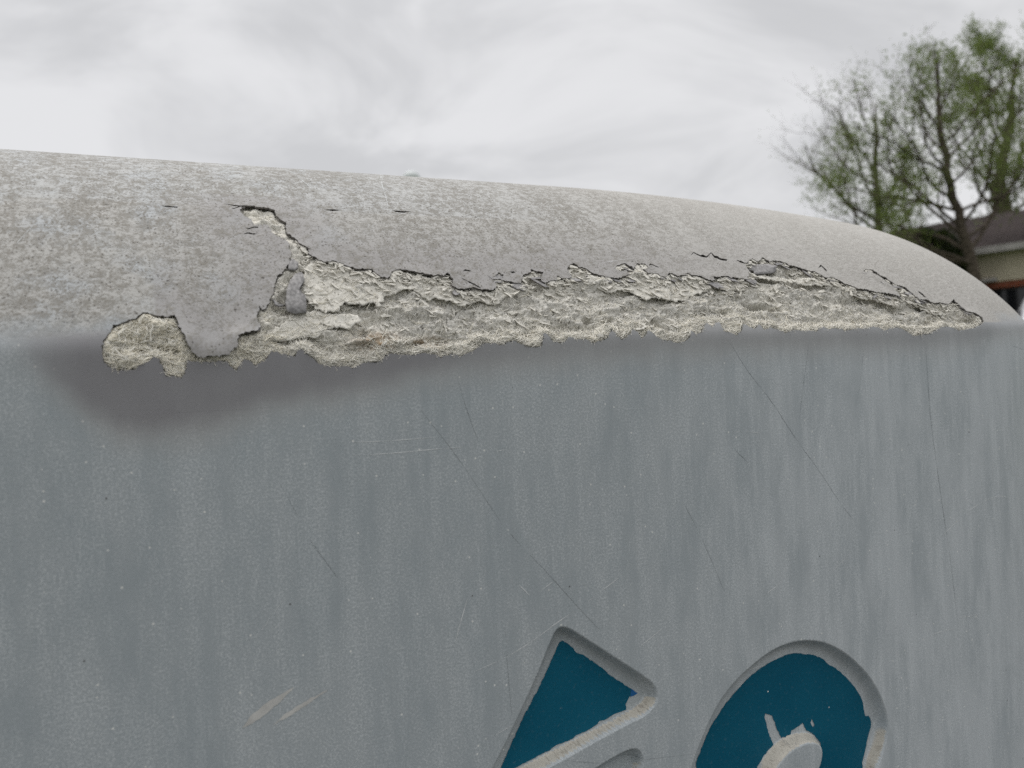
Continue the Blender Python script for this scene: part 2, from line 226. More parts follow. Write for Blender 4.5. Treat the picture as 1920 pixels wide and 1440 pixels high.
# ------------------------------------------------------------------ materials
def material(name, rough=0.6, spec=0.4):
    m = bpy.data.materials.new(name); m.use_nodes = True
    b = m.node_tree.nodes['Principled BSDF']
    b.inputs['Roughness'].default_value = rough
    b.inputs['Specular IOR Level'].default_value = spec
    return m, m.node_tree, b
class NT:
    """small wrapper that writes node expressions"""
    def __init__(s, nt): s.nt = nt
    def node(s, t, **k):
        n = s.nt.nodes.new(t)
        for a, b in k.items(): setattr(n, a, b)
        return n
    def link(s, a, b):
        if hasattr(a, 'is_linked') and hasattr(a, 'node'): s.nt.links.new(a, b)
        else: b.default_value = a
    def m(s, op, a, b=None, c=None, clamp=False):
        n = s.node('ShaderNodeMath', operation=op); n.use_clamp = clamp
        for i, x in enumerate((a, b, c)):
            if x is not None: s.link(x, n.inputs[i])
        return n.outputs[0]
    def ramp(s, v, a, b, lo=0.0, hi=1.0):
        n = s.node('ShaderNodeMapRange', interpolation_type='SMOOTHSTEP')
        s.link(v, n.inputs['Value'])
        for k, x in (('From Min', a), ('From Max', b), ('To Min', lo), ('To Max', hi)): s.link(x, n.inputs[k])
        return n.outputs[0]
    def mix(s, f, a, b):
        n = s.node('ShaderNodeMix', data_type='RGBA')
        s.link(f, n.inputs[0])
        for x, i in ((a, 6), (b, 7)):
            s.link(x if hasattr(x, 'node') else (*x, 1.0), n.inputs[i])
        return n.outputs[2]
    def noise(s, vec, scale, detail=3, rough=0.55, dist=0.0):
        n = s.node('ShaderNodeTexNoise'); s.nt.links.new(vec, n.inputs['Vector'])
        n.inputs['Scale'].default_value = scale; n.inputs['Detail'].default_value = detail; n.inputs['Roughness'].default_value = rough; n.inputs['Distortion'].default_value = dist
        return n.outputs[0]
    def voro(s, vec, scale, feature='F1'):
        n = s.node('ShaderNodeTexVoronoi', feature=feature); s.nt.links.new(vec, n.inputs['Vector']); n.inputs['Scale'].default_value = scale
        return n.outputs['Distance'], n.outputs.get('Color')
    def mapping(s, vec, scale=(1, 1, 1), rot=0.0, loc=(0, 0, 0)):
        n = s.node('ShaderNodeMapping'); s.nt.links.new(vec, n.inputs[0])
        n.inputs['Scale'].default_value = scale; n.inputs['Rotation'].default_value = (0, 0, rot); n.inputs['Location'].default_value = loc
        return n.outputs[0]
    def attr(s, name):
        return s.node('ShaderNodeAttribute', attribute_name=name).outputs['Fac']
    def uv(s): return s.node('ShaderNodeUVMap').outputs[0]
    def obj(s): return s.node('ShaderNodeTexCoord').outputs['Object']
    def sep(s, v):
        n = s.node('ShaderNodeSeparateXYZ'); s.nt.links.new(v, n.inputs[0]); return n.outputs
    def bump(s, h, strength, dist, b):
        n = s.node('ShaderNodeBump'); n.inputs['Strength'].default_value = strength; n.inputs['Distance'].default_value = dist
        s.nt.links.new(h, n.inputs['Height']); s.nt.links.new(n.outputs[0], b.inputs['Normal'])
    def curve(s, v, pts, lo, hi, ymax):
        """value of v in lo..hi through a drawn curve, heights in units of ymax"""
        n = s.node('ShaderNodeFloatCurve'); cm = n.mapping; c = cm.curves[0]
        P = [((x - lo) / (hi - lo), y / ymax) for x, y in pts]
        c.points[0].location = P[0]; c.points[1].location = P[-1]
        for q in P[1:-1]: c.points.new(*q)
        cm.update()
        t = s.node('ShaderNodeMapRange'); s.link(v, t.inputs['Value']); t.inputs['From Min'].default_value = lo; t.inputs['From Max'].default_value = hi
        s.nt.links.new(t.outputs[0], n.inputs['Value'])
        return s.m('MULTIPLY', n.outputs[0], ymax)

def simple(name, col, var=0.12, scale=20, rough=0.7, spec=0.3, bump=0.0, metal=0.0):
    m, nt, b = material(name, rough, spec); N = NT(nt)
    n = N.noise(N.obj(), scale, 4)
    lo = tuple(max(0, c * (1 - var)) for c in col); hi = tuple(c * (1 + var) for c in col)
    nt.links.new(N.mix(N.ramp(n, 0.3, 0.7), lo, hi), b.inputs['Base Color'])
    b.inputs['Metallic'].default_value = metal
    if bump: N.bump(n, bump, 0.01, b)
    return m

def gelcoat_material():
    m, nt, b = material('weathered_gelcoat', 0.5, 0.3); N = NT(nt)
    uv = N.uv(); s, v, _ = N.sep(uv)
    top = N.ramp(v, 0.002, 0.016)                 # the upward side, where dirt has settled
    near = N.attr('torn')                         # 1 beside the torn edge, where the sheet is cleaner
    right = N.m('MULTIPLY', N.ramp(s, 0.02, 0.42), N.ramp(s, 1.3, 2.4, 1, 0))  # on the face this paints in the brighter light towards the right
    wob1 = N.noise(uv, 34, 3)
    # --- vertical face
    stv = N.mapping(uv, (1, 0.11, 1), R(6))
    streak = N.noise(stv, 75, 4, 0.75, 0.25)
    fine = N.noise(uv, 620, 3, 0.75)
    cover = N.noise(N.mapping(uv, (1, 0.38, 1), R(5)), 21, 4, 0.7)
    dust = N.m('MULTIPLY', N.ramp(fine, 0.49, 0.63), N.ramp(N.m('ADD', N.m('MULTIPLY', cover, 0.6), N.m('MULTIPLY', streak, 0.4)), 0.38, 0.60))
    face = N.mix(N.ramp(cover, 0.3, 0.7), (0.340, 0.378, 0.395), (0.390, 0.422, 0.435))
    chalk_and_light = N.m('MULTIPLY', N.ramp(N.m('ADD', N.m('MULTIPLY', fine, 0.55), N.m('MULTIPLY', streak, 0.45)), 0.47, 0.60), N.ramp(right, 0, 1, 0.22, 0.75))  # chalky grain, strengthened rightwards as painted light
    face = N.mix(chalk_and_light, face, (0.56, 0.595, 0.61))
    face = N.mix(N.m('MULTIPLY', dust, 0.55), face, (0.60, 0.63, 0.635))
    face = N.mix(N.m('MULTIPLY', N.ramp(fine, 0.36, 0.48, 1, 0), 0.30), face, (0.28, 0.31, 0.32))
    face = N.mix(N.m('MULTIPLY', right, N.ramp(cover, 0.30, 0.70, 0.20, 0.55)), face, (0.55, 0.585, 0.605))  # lighter right part of the face: light put into the colour
    d1, c1 = N.voro(uv, 120)
    cc = N.sep(c1)
    spot = N.m('MULTIPLY', N.ramp(d1, 0.06, 0.12, 1, 0), N.ramp(cc[0], 0.66, 0.70))
    face = N.mix(N.m('MULTIPLY', spot, 0.75), face, (0.80, 0.80, 0.76))
    dk = N.m('MULTIPLY', N.ramp(d1, 0.06, 0.11, 1, 0), N.ramp(cc[0], 0.035, 0.03))
    face = N.mix(N.m('MULTIPLY', dk, 0.8), face, (0.07, 0.065, 0.06))
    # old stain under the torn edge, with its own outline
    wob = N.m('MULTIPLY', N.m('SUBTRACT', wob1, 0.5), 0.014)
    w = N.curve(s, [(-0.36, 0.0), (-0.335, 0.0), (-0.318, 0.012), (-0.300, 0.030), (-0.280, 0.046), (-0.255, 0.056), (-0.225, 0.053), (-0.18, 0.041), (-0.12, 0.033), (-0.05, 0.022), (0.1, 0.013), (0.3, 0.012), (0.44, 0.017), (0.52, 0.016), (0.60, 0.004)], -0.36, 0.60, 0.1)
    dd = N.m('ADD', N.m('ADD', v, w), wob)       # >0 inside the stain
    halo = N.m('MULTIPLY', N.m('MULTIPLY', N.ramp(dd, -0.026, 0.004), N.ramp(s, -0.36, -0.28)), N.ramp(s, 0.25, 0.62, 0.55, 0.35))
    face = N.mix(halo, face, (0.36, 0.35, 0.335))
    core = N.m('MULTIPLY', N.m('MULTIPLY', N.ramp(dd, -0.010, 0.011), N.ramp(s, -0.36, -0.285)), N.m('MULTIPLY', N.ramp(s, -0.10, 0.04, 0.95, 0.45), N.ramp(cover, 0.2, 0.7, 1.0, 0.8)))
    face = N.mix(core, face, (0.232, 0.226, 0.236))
    # --- upward side
    blot = N.noise(uv, 135, 6, 0.78, 0.5)
    speck = N.noise(uv, 520, 2, 0.65)
    lim = N.m('ADD', N.m('MULTIPLY', cover, -0.30), N.m('MULTIPLY', near, 0.05))
    dirt = N.ramp(N.m('SUBTRACT', N.m('ADD', blot, N.m('MULTIPLY', N.m('SUBTRACT', speck, 0.5), 0.35)), N.m('ADD', lim, 0.605)), -0.06, 0.16)
    base = N.mix(N.m('MULTIPLY', N.ramp(wob1, 0.42, 0.72), N.ramp(s, 0.0, -0.15)), (0.46, 0.452, 0.43), (0.46, 0.478, 0.488))
    base = N.mix(N.m('MULTIPLY', N.m('MULTIPLY', N.ramp(v, 0.1375, 0.1405), N.ramp(s, 0.25, -0.05)), 0.45), base, (0.50, 0.515, 0.52))
    base = N.mix(N.m('MULTIPLY', near, 0.8), base, (0.345, 0.332, 0.326))
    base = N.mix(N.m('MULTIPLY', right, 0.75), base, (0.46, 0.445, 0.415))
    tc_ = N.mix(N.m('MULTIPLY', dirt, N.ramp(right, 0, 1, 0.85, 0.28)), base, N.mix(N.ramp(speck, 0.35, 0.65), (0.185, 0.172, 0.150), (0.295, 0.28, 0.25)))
    grain = N.noise(N.mapping(uv, (0.3, 1, 1), R(-38)), 400, 4, 0.75)
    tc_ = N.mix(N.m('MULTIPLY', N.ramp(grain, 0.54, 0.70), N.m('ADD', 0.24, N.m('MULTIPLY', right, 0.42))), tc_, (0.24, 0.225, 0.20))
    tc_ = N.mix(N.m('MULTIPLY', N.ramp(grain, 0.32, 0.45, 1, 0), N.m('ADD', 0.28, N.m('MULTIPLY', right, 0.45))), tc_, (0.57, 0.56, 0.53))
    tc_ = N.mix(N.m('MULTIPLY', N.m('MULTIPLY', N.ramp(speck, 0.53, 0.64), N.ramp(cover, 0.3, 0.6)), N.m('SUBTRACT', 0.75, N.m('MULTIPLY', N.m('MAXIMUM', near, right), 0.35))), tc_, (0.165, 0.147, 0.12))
    d3, c3 = N.voro(N.mapping(uv, (0.8, 1.0, 1), 0.3), 150)
    d4, c4 = N.voro(uv, 420)
    pit = N.m('MAXIMUM', N.m('MULTIPLY', N.ramp(d3, 0.05, 0.20, 1, 0), N.ramp(N.sep(c3)[0], 0.80, 0.82)), N.m('MULTIPLY', N.ramp(d4, 0.12, 0.34, 1, 0), N.ramp(N.sep(c4)[0], 0.66, 0.72)))
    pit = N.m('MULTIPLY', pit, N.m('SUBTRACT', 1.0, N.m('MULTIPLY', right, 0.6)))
    tc_ = N.mix(N.m('MULTIPLY', pit, 0.85), tc_, (0.085, 0.075, 0.065))
    # bluish highlight along the bend, painted into the colour
    band = N.m('MULTIPLY', N.ramp(v, 0.0, 0.012), N.ramp(v, 0.010, 0.026, 1, 0))
    tc_ = N.mix(N.m('MULTIPLY', N.m('MULTIPLY', band, N.m('SUBTRACT', 1.0, near)), N.ramp(wob1, 0.35, 0.6, 0.25, 0.75)), tc_, (0.40, 0.43, 0.45))
    wv = N.m('ADD', v, N.m('MULTIPLY', N.m('SUBTRACT', blot, 0.5), 0.012))
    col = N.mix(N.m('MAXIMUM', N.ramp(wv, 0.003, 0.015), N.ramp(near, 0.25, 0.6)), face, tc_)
    # grime caught on the ledges of the pressed-in letters
    led = N.attr('ledge')
    gr = N.m('ADD', N.m('MULTIPLY', fine, 0.5), N.m('MULTIPLY', blot, 0.5))
    col = N.mix(N.m('MULTIPLY', N.ramp(led, 0.35, 0.95), N.ramp(N.m('ADD', gr, N.m('MULTIPLY', cover, 0.3)), 0.42, 0.62)), col, N.mix(N.ramp(gr, 0.38, 0.52), (0.36, 0.325, 0.27), (0.56, 0.53, 0.46)))
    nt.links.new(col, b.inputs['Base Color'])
    nt.links.new(N.ramp(N.m('ADD', top, N.m('MULTIPLY', dust, 0.5)), 0, 1, 0.45, 0.85), b.inputs['Roughness'])
    hgt = N.m('ADD', N.m('MULTIPLY', N.m('MULTIPLY', top, dirt), 0.6), N.m('ADD', N.m('MULTIPLY', fine, 0.15), N.m('MULTIPLY', N.m('MULTIPLY', led, gr), 0.4)))
    N.bump(hgt, 0.35, 0.0012, b)
    return m

def fibre_material(name, bumpd=0.0016):
    m, nt, b = material(name, 0.9, 0.1); N = NT(nt)
    uv = N.uv(); s, v, _ = N.sep(uv)
    a = N.noise(N.mapping(uv, (1, 2.4, 1), R(22)), 330, 3, 0.75, 0.9)
    a2 = N.noise(N.mapping(uv, (2.4, 1, 1), R(-30)), 380, 3, 0.75, 0.9)
    mixn = N.m('MAXIMUM', a, a2)
    patch = N.noise(uv, 26, 3)
    c = N.mix(N.ramp(mixn, 0.46, 0.66), (0.60, 0.575, 0.515), (0.84, 0.815, 0.745))
    mid = N.attr('mid')
    c = N.mix(N.m('MULTIPLY', N.m('MULTIPLY', N.ramp(patch, 0.36, 0.58), mid), 0.4), c, N.mix(N.ramp(mixn, 0.46, 0.60), (0.33, 0.32, 0.30), (0.60, 0.59, 0.56)))
    d_, c_ = N.voro(uv, 420)
    c = N.mix(N.m('MULTIPLY', N.m('MULTIPLY', N.ramp(d_, 0.18, 0.36, 1, 0), N.ramp(N.sep(c_)[0], 0.70, 0.75)), 0.75), c, (0.12, 0.105, 0.085))
    c = N.mix(N.m('MULTIPLY', N.ramp(s, -0.16, -0.24), 0.35), c, (0.78, 0.70, 0.50))
    ru = N.attr('rust')
    c = N.mix(N.m('MULTIPLY', ru, 0.75), c, (0.36, 0.22, 0.09))
    nt.links.new(c, b.inputs['Base Color'])
    N.bump(mixn, 0.5, bumpd, b)
    return m

def strand_material():
    m, nt, b = material('glass_strands', 0.6, 0.25); N = NT(nt)
    t = N.attr('tint')
    c = N.mix(N.ramp(t, 0.0, 0.5), (0.76, 0.73, 0.655), (0.86, 0.835, 0.76))
    c = N.mix(N.ramp(t, 0.5, 1.0), c, (0.91, 0.86, 0.73))
    nt.links.new(c, b.inputs['Base Color'])
    return m

def paint_material():
    m, nt, b = material('teal_paint', 0.6, 0.2); N = NT(nt)
    uv = N.uv()
    n = N.noise(uv, 14, 3)
    c = N.mix(N.ramp(n, 0.3, 0.7), (0.000, 0.086, 0.146), (0.001, 0.098, 0.162))
    d1, c1 = N.voro(uv, 80)
    pick = N.ramp(N.sep(c1)[0], 0.70, 0.71)
    c = N.mix(N.m('MULTIPLY', N.ramp(d1, 0.04, 0.075, 1, 0), pick), c, (0.75, 0.77, 0.74))
    c = N.mix(N.m('MULTIPLY', N.ramp(N.noise(uv, 300, 3, 0.7), 0.55, 0.8), 0.22), c, (0.20, 0.28, 0.30))
    nt.links.new(c, b.inputs['Base Color'])
    nt.links.new(N.ramp(n, 0.3, 0.7, 0.5, 0.65), b.inputs['Roughness'])
    return m
# ------------------------------------------------------------------ ground
asph = simple('asphalt', (0.055, 0.054, 0.052), 0.3, 60, 0.9, 0.2, 0.4)
lawn_m = simple('lawn_grass', (0.06, 0.085, 0.028), 0.35, 3, 0.95, 0.1, 0.6)
G = 900.0
g = mesh('ground', [(-G, -G, 0), (G, -G, 0), (G, G, 0), (-G, G, 0)], [(0, 1, 2, 3)], lawn_m)
tag(g, None, None, kind='structure')
yard = MB(); yard.box(-6, 9.5, -6, 15, -0.05, 0.004)
tag(yard.build('paved_yard', asph), None, None, kind='structure')

# ------------------------------------------------------------------ the fibreglass shell: a long rounded hood, standing on the yard
# surface coordinates: s runs along the edge where front and top meet, v across it (up over the top > 0, down the front < 0), in metres
TH, DIST, S1, S0, RAD, TT, HH, PH = R(66.035), 0.60, 0.55, -0.66, 0.2924, 0.2716, 0.1877, R(58.88)
EDGE, E2, B2, A0 = 0.0368 + EYE, 0.0076, 0.129, 0.1368
AX = np.array([math.sin(TH), math.cos(TH)]); NR = np.array([-math.cos(TH), math.sin(TH)])
def _profile(sig=0.004):
    k = math.sin(PH); kc = 1 - math.cos(PH); ph = np.linspace(PH, 0, 4000)
    t = TT * (1 - np.sin(ph) / k); h = HH * (1 - (1 - np.cos(ph)) / kc)
    v = np.r_[0, np.cumsum(np.hypot(np.diff(t), np.diff(h)))]
    vv = np.arange(-0.1, v[-1] + 0.08, 0.0005)
    tt = np.where(vv < 0, 0, np.interp(vv, v, t) + np.maximum(vv - v[-1], 0)); hh = np.where(vv < 0, vv, np.interp(vv, v, h))
    w = np.exp(-0.5 * (np.arange(-40, 41) * 0.0005 / sig) ** 2); w /= w.sum()
    tp = np.pad(tt, 40, mode='reflect', reflect_type='odd'); hp = np.pad(hh, 40, mode='reflect', reflect_type='odd')
    return vv, np.convolve(tp, w, 'valid'), np.convolve(hp, w, 'valid'), v[-1]
PV, PT, PHH, VC = _profile()
LF = S1 - S0; HC = math.pi * RAD
PERIM = 2 * LF + 2 * HC
def S_(s, v):
    t = np.where(v < PV[0], 0, np.interp(v, PV, PT)); t = np.minimum(t, RAD); h = np.where(v < PV[0], v, np.interp(v, PV, PHH))
    a = np.clip((s - S1) / RAD, 0, math.pi); b = np.clip((s - S1 - HC - LF) / RAD, 0, math.pi)
    back = np.clip(s - S1 - HC, 0, LF)
    al = np.minimum(s, S1) + (RAD - t) * np.sin(a) - back - (RAD - t) * np.sin(b)
    dp = RAD - (RAD - t) * np.cos(a + b)
    far = np.maximum(0, al - A0) ** 2
    hs = 1 - (E2 + B2) * far / HH
    z = EDGE + E2 * far * np.clip(1 + v / 0.5, 0, 1) + np.minimum(h, 0) + np.maximum(h, 0) * hs
    xy = np.array([0, DIST]) + al[..., None] * AX + dp[..., None] * NR
    return np.concatenate([xy, z[..., None]], -1)
def S(s, v, off=0.0):
    s = np.asarray(s, float); v = np.asarray(v, float)
    P = S_(s, v)
    if np.any(off):
        e = 5e-4
        n = np.cross(S_(s + e, v) - S_(s - e, v), S_(s, v + e) - S_(s, v - e))
        n /= np.linalg.norm(n, axis=-1, keepdims=True) + 1e-15
        P = P + n * np.asarray(off)[..., None]
    return P

def A(k): return np.array(TR[k], float) / 1e4
def AL(k): return [np.array(q, float) / 1e4 for q in TR[k]]
HOLE = A('hole'); NU = TR['nu']
UP_LINE, LOW_LINE = HOLE[:NU], HOLE[NU - 1:]
hole_r = ragged(HOLE, 0.0012, 0.00045, seed=3)
slits_r = [ragged(q, 0.0016, 0.00015, seed=5 + i) for i, q in enumerate(AL('slits'))]

shell = empty('fibreglass_shell', (*(np.array([0, DIST]) + RAD * NR), 0))
tag(shell, 'grey moulded fibreglass shell with torn top edge and pressed-in teal lettering', 'fibreglass shell')
OFF0 = np.array([*(np.array([0, DIST]) + RAD * NR), 0.0])
gel = gelcoat_material()
fib = fibre_material('torn_fibreglass')
strand_m = strand_material()
paint = paint_material()

# letters: how far each point of the front is pressed in
DEPTH = 0.013
def chaikin(p, n=2):
    for _ in range(n):
        q = np.roll(p, -1, 0); p = np.stack([0.75 * p + 0.25 * q, 0.25 * p + 0.75 * q], 1).reshape(-1, 2)
    return p
LP = {k: chaikin(A(k), 1 if k.startswith('tri') else 2) for k in ('tri_lip', 'tri_floor', 'bar_lip', 'bar_floor', 'o_lip', 'o_floor', 'o_in_lip', 'o_in_floor')}
def press(P):
    """depth (0..1) of the pressed-in lettering at surface points P"""
    d = np.zeros(len(P)); box = (P[:, 0] > -0.12) & (P[:, 0] < 0.50) & (P[:, 1] < -0.16) & (P[:, 1] > -0.62)
    Q = P[box]; r = np.zeros(len(Q))
    def one(lip, floor):
        a = inside(Q, lip); b = inside(Q, floor); w = a & ~b; f = b.astype(float)
        dl = poly_dist(Q[w], lip); f[w] = dl / (dl + poly_dist(Q[w], floor) + 1e-9)
        f = f ** 1.25
        return 1 - (1 - f) ** 3
    r = np.maximum(r, one(LP['tri_lip'], LP['tri_floor']))
    r = np.maximum(r, one(LP['bar_lip'], LP['bar_floor']))
    o = one(LP['o_lip'], LP['o_floor'])
    il, ifl = LP['o_in_lip'], LP['o_in_floor']
    up = inside(Q, il); w = inside(Q, ifl) & ~up; rise = up.astype(float)
    d_in = poly_dist(Q[w], ifl); rise[w] = d_in / (d_in + poly_dist(Q[w], il) + 1e-9); rise = rise * rise * (3 - 2 * rise)
    r = np.maximum(r, o * (1 - rise))
    d[box] = r
    return d

# the sheet: lattice everywhere, with a finely triangulated band that carries the torn hole
SA, SB, VA, VB, ST = -0.399, 0.66, -0.045, 0.159, 0.003
s_f = SA + ST * np.arange(int(round((SB - SA) / ST)) + 1); SB = s_f[-1]
s_all = np.r_[np.linspace(S0, SA, 22)[:-1], s_f, np.linspace(SB, S0 + PERIM, 220)[1:]]
v_band = VA + ST * np.arange(int(round((VB - VA) / ST)) + 1); VB = v_band[-1]
VTOP = VC + (RAD - TT) + 0.001
v_all = np.r_[-(EDGE - 0.002) - 0.0, np.linspace(-1.30, -0.66, 12), np.arange(-0.645, VA - 0.001, 0.003), v_band, np.linspace(VB, VTOP, 34)[1:]]
v_all = np.unique(np.round(v_all, 6))
SG, VG = np.meshgrid(s_all, v_all, indexing='ij')
Pg = np.stack([SG.ravel(), VG.ravel()], 1)
dep = press(Pg)
ns, nv = len(s_all), len(v_all)
i, j = np.meshgrid(np.arange(ns - 1), np.arange(nv - 1), indexing='ij')
sm = (s_all[i] + s_all[i + 1]) / 2; vm = (v_all[j] + v_all[j + 1]) / 2
LS0, LS1, LV0, LV1 = -0.120, 0.501, -0.621, -0.165          # the lettered part of the front
keep = ~((sm > SA) & (sm < SB) & (vm > VA) & (vm < VB)) & ~((sm > LS0) & (sm < LS1) & (vm > LV0) & (vm < LV1))
q = np.stack([i * nv + j, (i + 1) * nv + j, (i + 1) * nv + j + 1, i * nv + j + 1], -1)[keep]
# ledge: up-facing pressed walls collect grime
gz = np.gradient(dep.reshape(ns, nv), axis=1) / np.gradient(v_all)[None]
ledge = np.clip(gz.ravel() * 0.0125, 0, 1) * (dep > 0.03)
# lettered part: triangulated with the outlines of the letters as edges
ls_, lv_ = s_all[(s_all > LS0 - 1e-4) & (s_all < LS1 + 1e-4)], v_all[(v_all > LV0 - 1e-4) & (v_all < LV1 + 1e-4)]
LL = np.stack(np.meshgrid(ls_, lv_, indexing='ij'), -1).reshape(-1, 2)
ld = press(LL); wallm = ((ld > 0.002) & (ld < 0.998)).reshape(len(ls_), len(lv_))
dil = wallm.copy()
for a_ in (-1, 0, 1):
    for b_ in (-1, 0, 1): dil |= np.roll(np.roll(wallm, a_, 0), b_, 1)
border = np.zeros_like(dil); border[0] = border[-1] = True; border[:, 0] = border[:, -1] = True
cs_ = LL[(dil & ~border).ravel()]
sub_ = np.array([(a_, b_) for a_ in (-0.001, 0, 0.001) for b_ in (-0.001, 0, 0.001)])
fine_ = (cs_[:, None] + sub_[None]).reshape(-1, 2)
rings = [ragged(LP[k_], 0.0015, 0.0) for k_ in LP]
allp = np.concatenate([fine_, LL[(~dil | border).ravel()]]); near_ring = np.zeros(len(allp), bool)
for r_ in LP.values():
    bx_ = np.where((allp > r_.min(0) - 0.002).all(1) & (allp < r_.max(0) + 0.002).all(1))[0]
    near_ring[bx_] |= poly_dist(allp[bx_], r_) < 0.0005
isb = (np.abs(allp[:, 0] - ls_[0]) < 1e-6) | (np.abs(allp[:, 0] - ls_[-1]) < 1e-6) | (np.abs(allp[:, 1] - lv_[0]) < 1e-6) | (np.abs(allp[:, 1] - lv_[-1]) < 1e-6)
allp = allp[~near_ring | isb]
lp_, lc_ = [Vector(p) for p in allp], []
for r_ in rings:
    b0 = len(lp_); lp_ += [Vector(p) for p in r_]; lc_ += [(b0 + k, b0 + (k + 1) % len(r_)) for k in range(len(r_))]
vo, eo, fo, *_ = delaunay_2d_cdt(lp_, lc_, [], 0, 1e-7, False)
LQ = np.array([tuple(p) for p in vo]); LT = np.array([f for f in fo if len(f) == 3])
ar = np.cross(LQ[LT[:, 1]] - LQ[LT[:, 0]], LQ[LT[:, 2]] - LQ[LT[:, 0]]); LT = np.where(ar[:, None] < 0, LT[:, ::-1], LT); LT = LT[np.abs(ar) > 1e-13]
LD = press(LQ)
lg = (press(LQ + np.array([0, 0.0008])) - press(LQ - np.array([0, 0.0008]))) / 0.0016
LEDGE = np.clip(lg * 0.0125, 0, 1) * (LD > 0.02) * (LD < 0.985)
lat = np.stack(np.meshgrid(s_f, v_band, indexing='ij'), -1).reshape(-1, 2)
edge_lat = (np.abs(lat[:, 0] - SA) < 1e-6) | (np.abs(lat[:, 0] - SB) < 1e-6) | (np.abs(lat[:, 1] - VA) < 1e-6) | (np.abs(lat[:, 1] - VB) < 1e-6)
bad = inside(lat, hole_r) | (poly_dist(lat, HOLE) < 0.0014)
for q_ in slits_r: bad |= inside(lat, q_) | (poly_dist(lat, q_) < 0.0008)
pts = [tuple(p) for p in lat[~bad | edge_lat]]
cons = []
for q_ in [hole_r] + slits_r:
    b0 = len(pts); n_ = len(q_); pts += [tuple(p) for p in q_]; cons += [(b0 + k, b0 + (k + 1) % n_) for k in range(n_)]
vo, eo, fo, *_ = delaunay_2d_cdt([Vector(p) for p in pts], cons, [], 0, 1e-7, False)
P2 = np.array([tuple(p) for p in vo]); T2 = np.array([f for f in fo if len(f) == 3])
cen = P2[T2].mean(1)
out = inside(cen, hole_r)
for q_ in slits_r: out |= inside(cen, q_)
T2 = T2[~out]
ar = np.cross(P2[T2[:, 1]] - P2[T2[:, 0]], P2[T2[:, 2]] - P2[T2[:, 0]])
T2 = np.where(ar[:, None] < 0, T2[:, ::-1], T2); T2 = T2[np.abs(ar) > 1e-12]
dU = line_dist(P2, UP_LINE); dH = poly_dist(P2, HOLE)
curl = (0.0002 + 0.0016 * fbm(P2[:, 0] * 60, P2[:, 1] * 60, 2, 4) ** 2) * np.exp(-(dU / 0.007) ** 1.5)
curl += 0.0007 * np.exp(-(dU / 0.03) ** 2) * fbm(P2[:, 0] * 30, P2[:, 1] * 30, 2, 9)
dLw = line_dist(P2, LOW_LINE)
sheet_up = (P2[:, 1] > 0.004) | ((dU < dLw) & (P2[:, 1] > -0.014) & (P2[:, 0] > -0.236) & (P2[:, 0] < -0.19))
curl += 0.0020 * sheet_up * (P2[:, 1] < 0.024) * np.exp(-(dU / 0.010) ** 2) * np.clip((0.024 - P2[:, 1]) / 0.02, 0, 1) * (P2[:, 0] > -0.24) * (P2[:, 0] < -0.18)
torn = np.clip(1.15 * np.exp(-(dU / 0.040) ** 2) * (0.55 + 0.9 * fbm(P2[:, 0] * 22, P2[:, 1] * 22, 3, 2)), 0, 1) * sheet_up * (P2[:, 0] > -0.25)
V_band = S(P2[:, 0], P2[:, 1], curl)
# rim of the torn sheet
es = {}
for t_ in T2:
    for a_, b_ in ((t_[0], t_[1]), (t_[1], t_[2]), (t_[2], t_[0])):
        k_ = (min(a_, b_), max(a_, b_)); es.setdefault(k_, []).append((a_, b_))
rim = [e[0] for e in es.values() if len(e) == 1]
on_b = lambda p: abs(p[0] - SA) < 1e-6 or abs(p[0] - SB) < 1e-6 or abs(p[1] - VA) < 1e-6 or abs(p[1] - VB) < 1e-6
rim = [e for e in rim if not (on_b(P2[e[0]]) and on_b(P2[e[1]]))]
rv = sorted({k for e in rim for k in e}); rmap = {k: n_ for n_, k in enumerate(rv)}
V_rim = np.concatenate([S(P2[rv, 0], P2[rv, 1], curl[rv] - 0.0000), S(P2[rv, 0], P2[rv, 1], curl[rv] - 0.0016)]); NRV = len(rv)
NP = len(P2)
F_rim = np.array([(NP + rmap[a_], NP + rmap[b_], NP + NRV + rmap[b_]) for a_, b_ in rim] + [(NP + rmap[a_], NP + NRV + rmap[b_], NP + NRV + rmap[a_]) for a_, b_ in rim])[:, ::-1]
V_grid = S(Pg[:, 0], Pg[:, 1], -DEPTH * dep)
nb = len(P2) + 2 * len(rv)
used = np.zeros(len(Pg), bool); used[q.ravel()] = True
remap = np.cumsum(used) - 1
allv = np.concatenate([V_band, V_rim, V_grid[used], S(LQ[:, 0], LQ[:, 1], -DEPTH * LD)]) - OFF0
alluv = np.concatenate([P2, P2[rv], P2[rv], Pg[used], LQ])
att_t = np.concatenate([torn, torn[rv], torn[rv], np.zeros(used.sum() + len(LQ))]); att_l = np.concatenate([np.zeros(nb), ledge[used], LEDGE])
tris = np.concatenate([T2, F_rim])
qq = remap[q] + nb
allt = np.concatenate([tris, qq[:, [0, 1, 2]], qq[:, [0, 2, 3]], LT + nb + used.sum()])
rim_start = len(T2); rim_end = len(tris)
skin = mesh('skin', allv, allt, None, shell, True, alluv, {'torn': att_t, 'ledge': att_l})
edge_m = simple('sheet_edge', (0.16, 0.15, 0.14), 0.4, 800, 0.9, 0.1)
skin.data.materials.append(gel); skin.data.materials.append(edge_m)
up_rim = np.array([dU[a_] < dLw[a_] for a_, b_ in rim] * 2)
mi = np.zeros(len(allt), np.int32); mi[rim_start:rim_end] = up_rim
skin.data.polygons.foreach_set('material_index', mi)
import bmesh
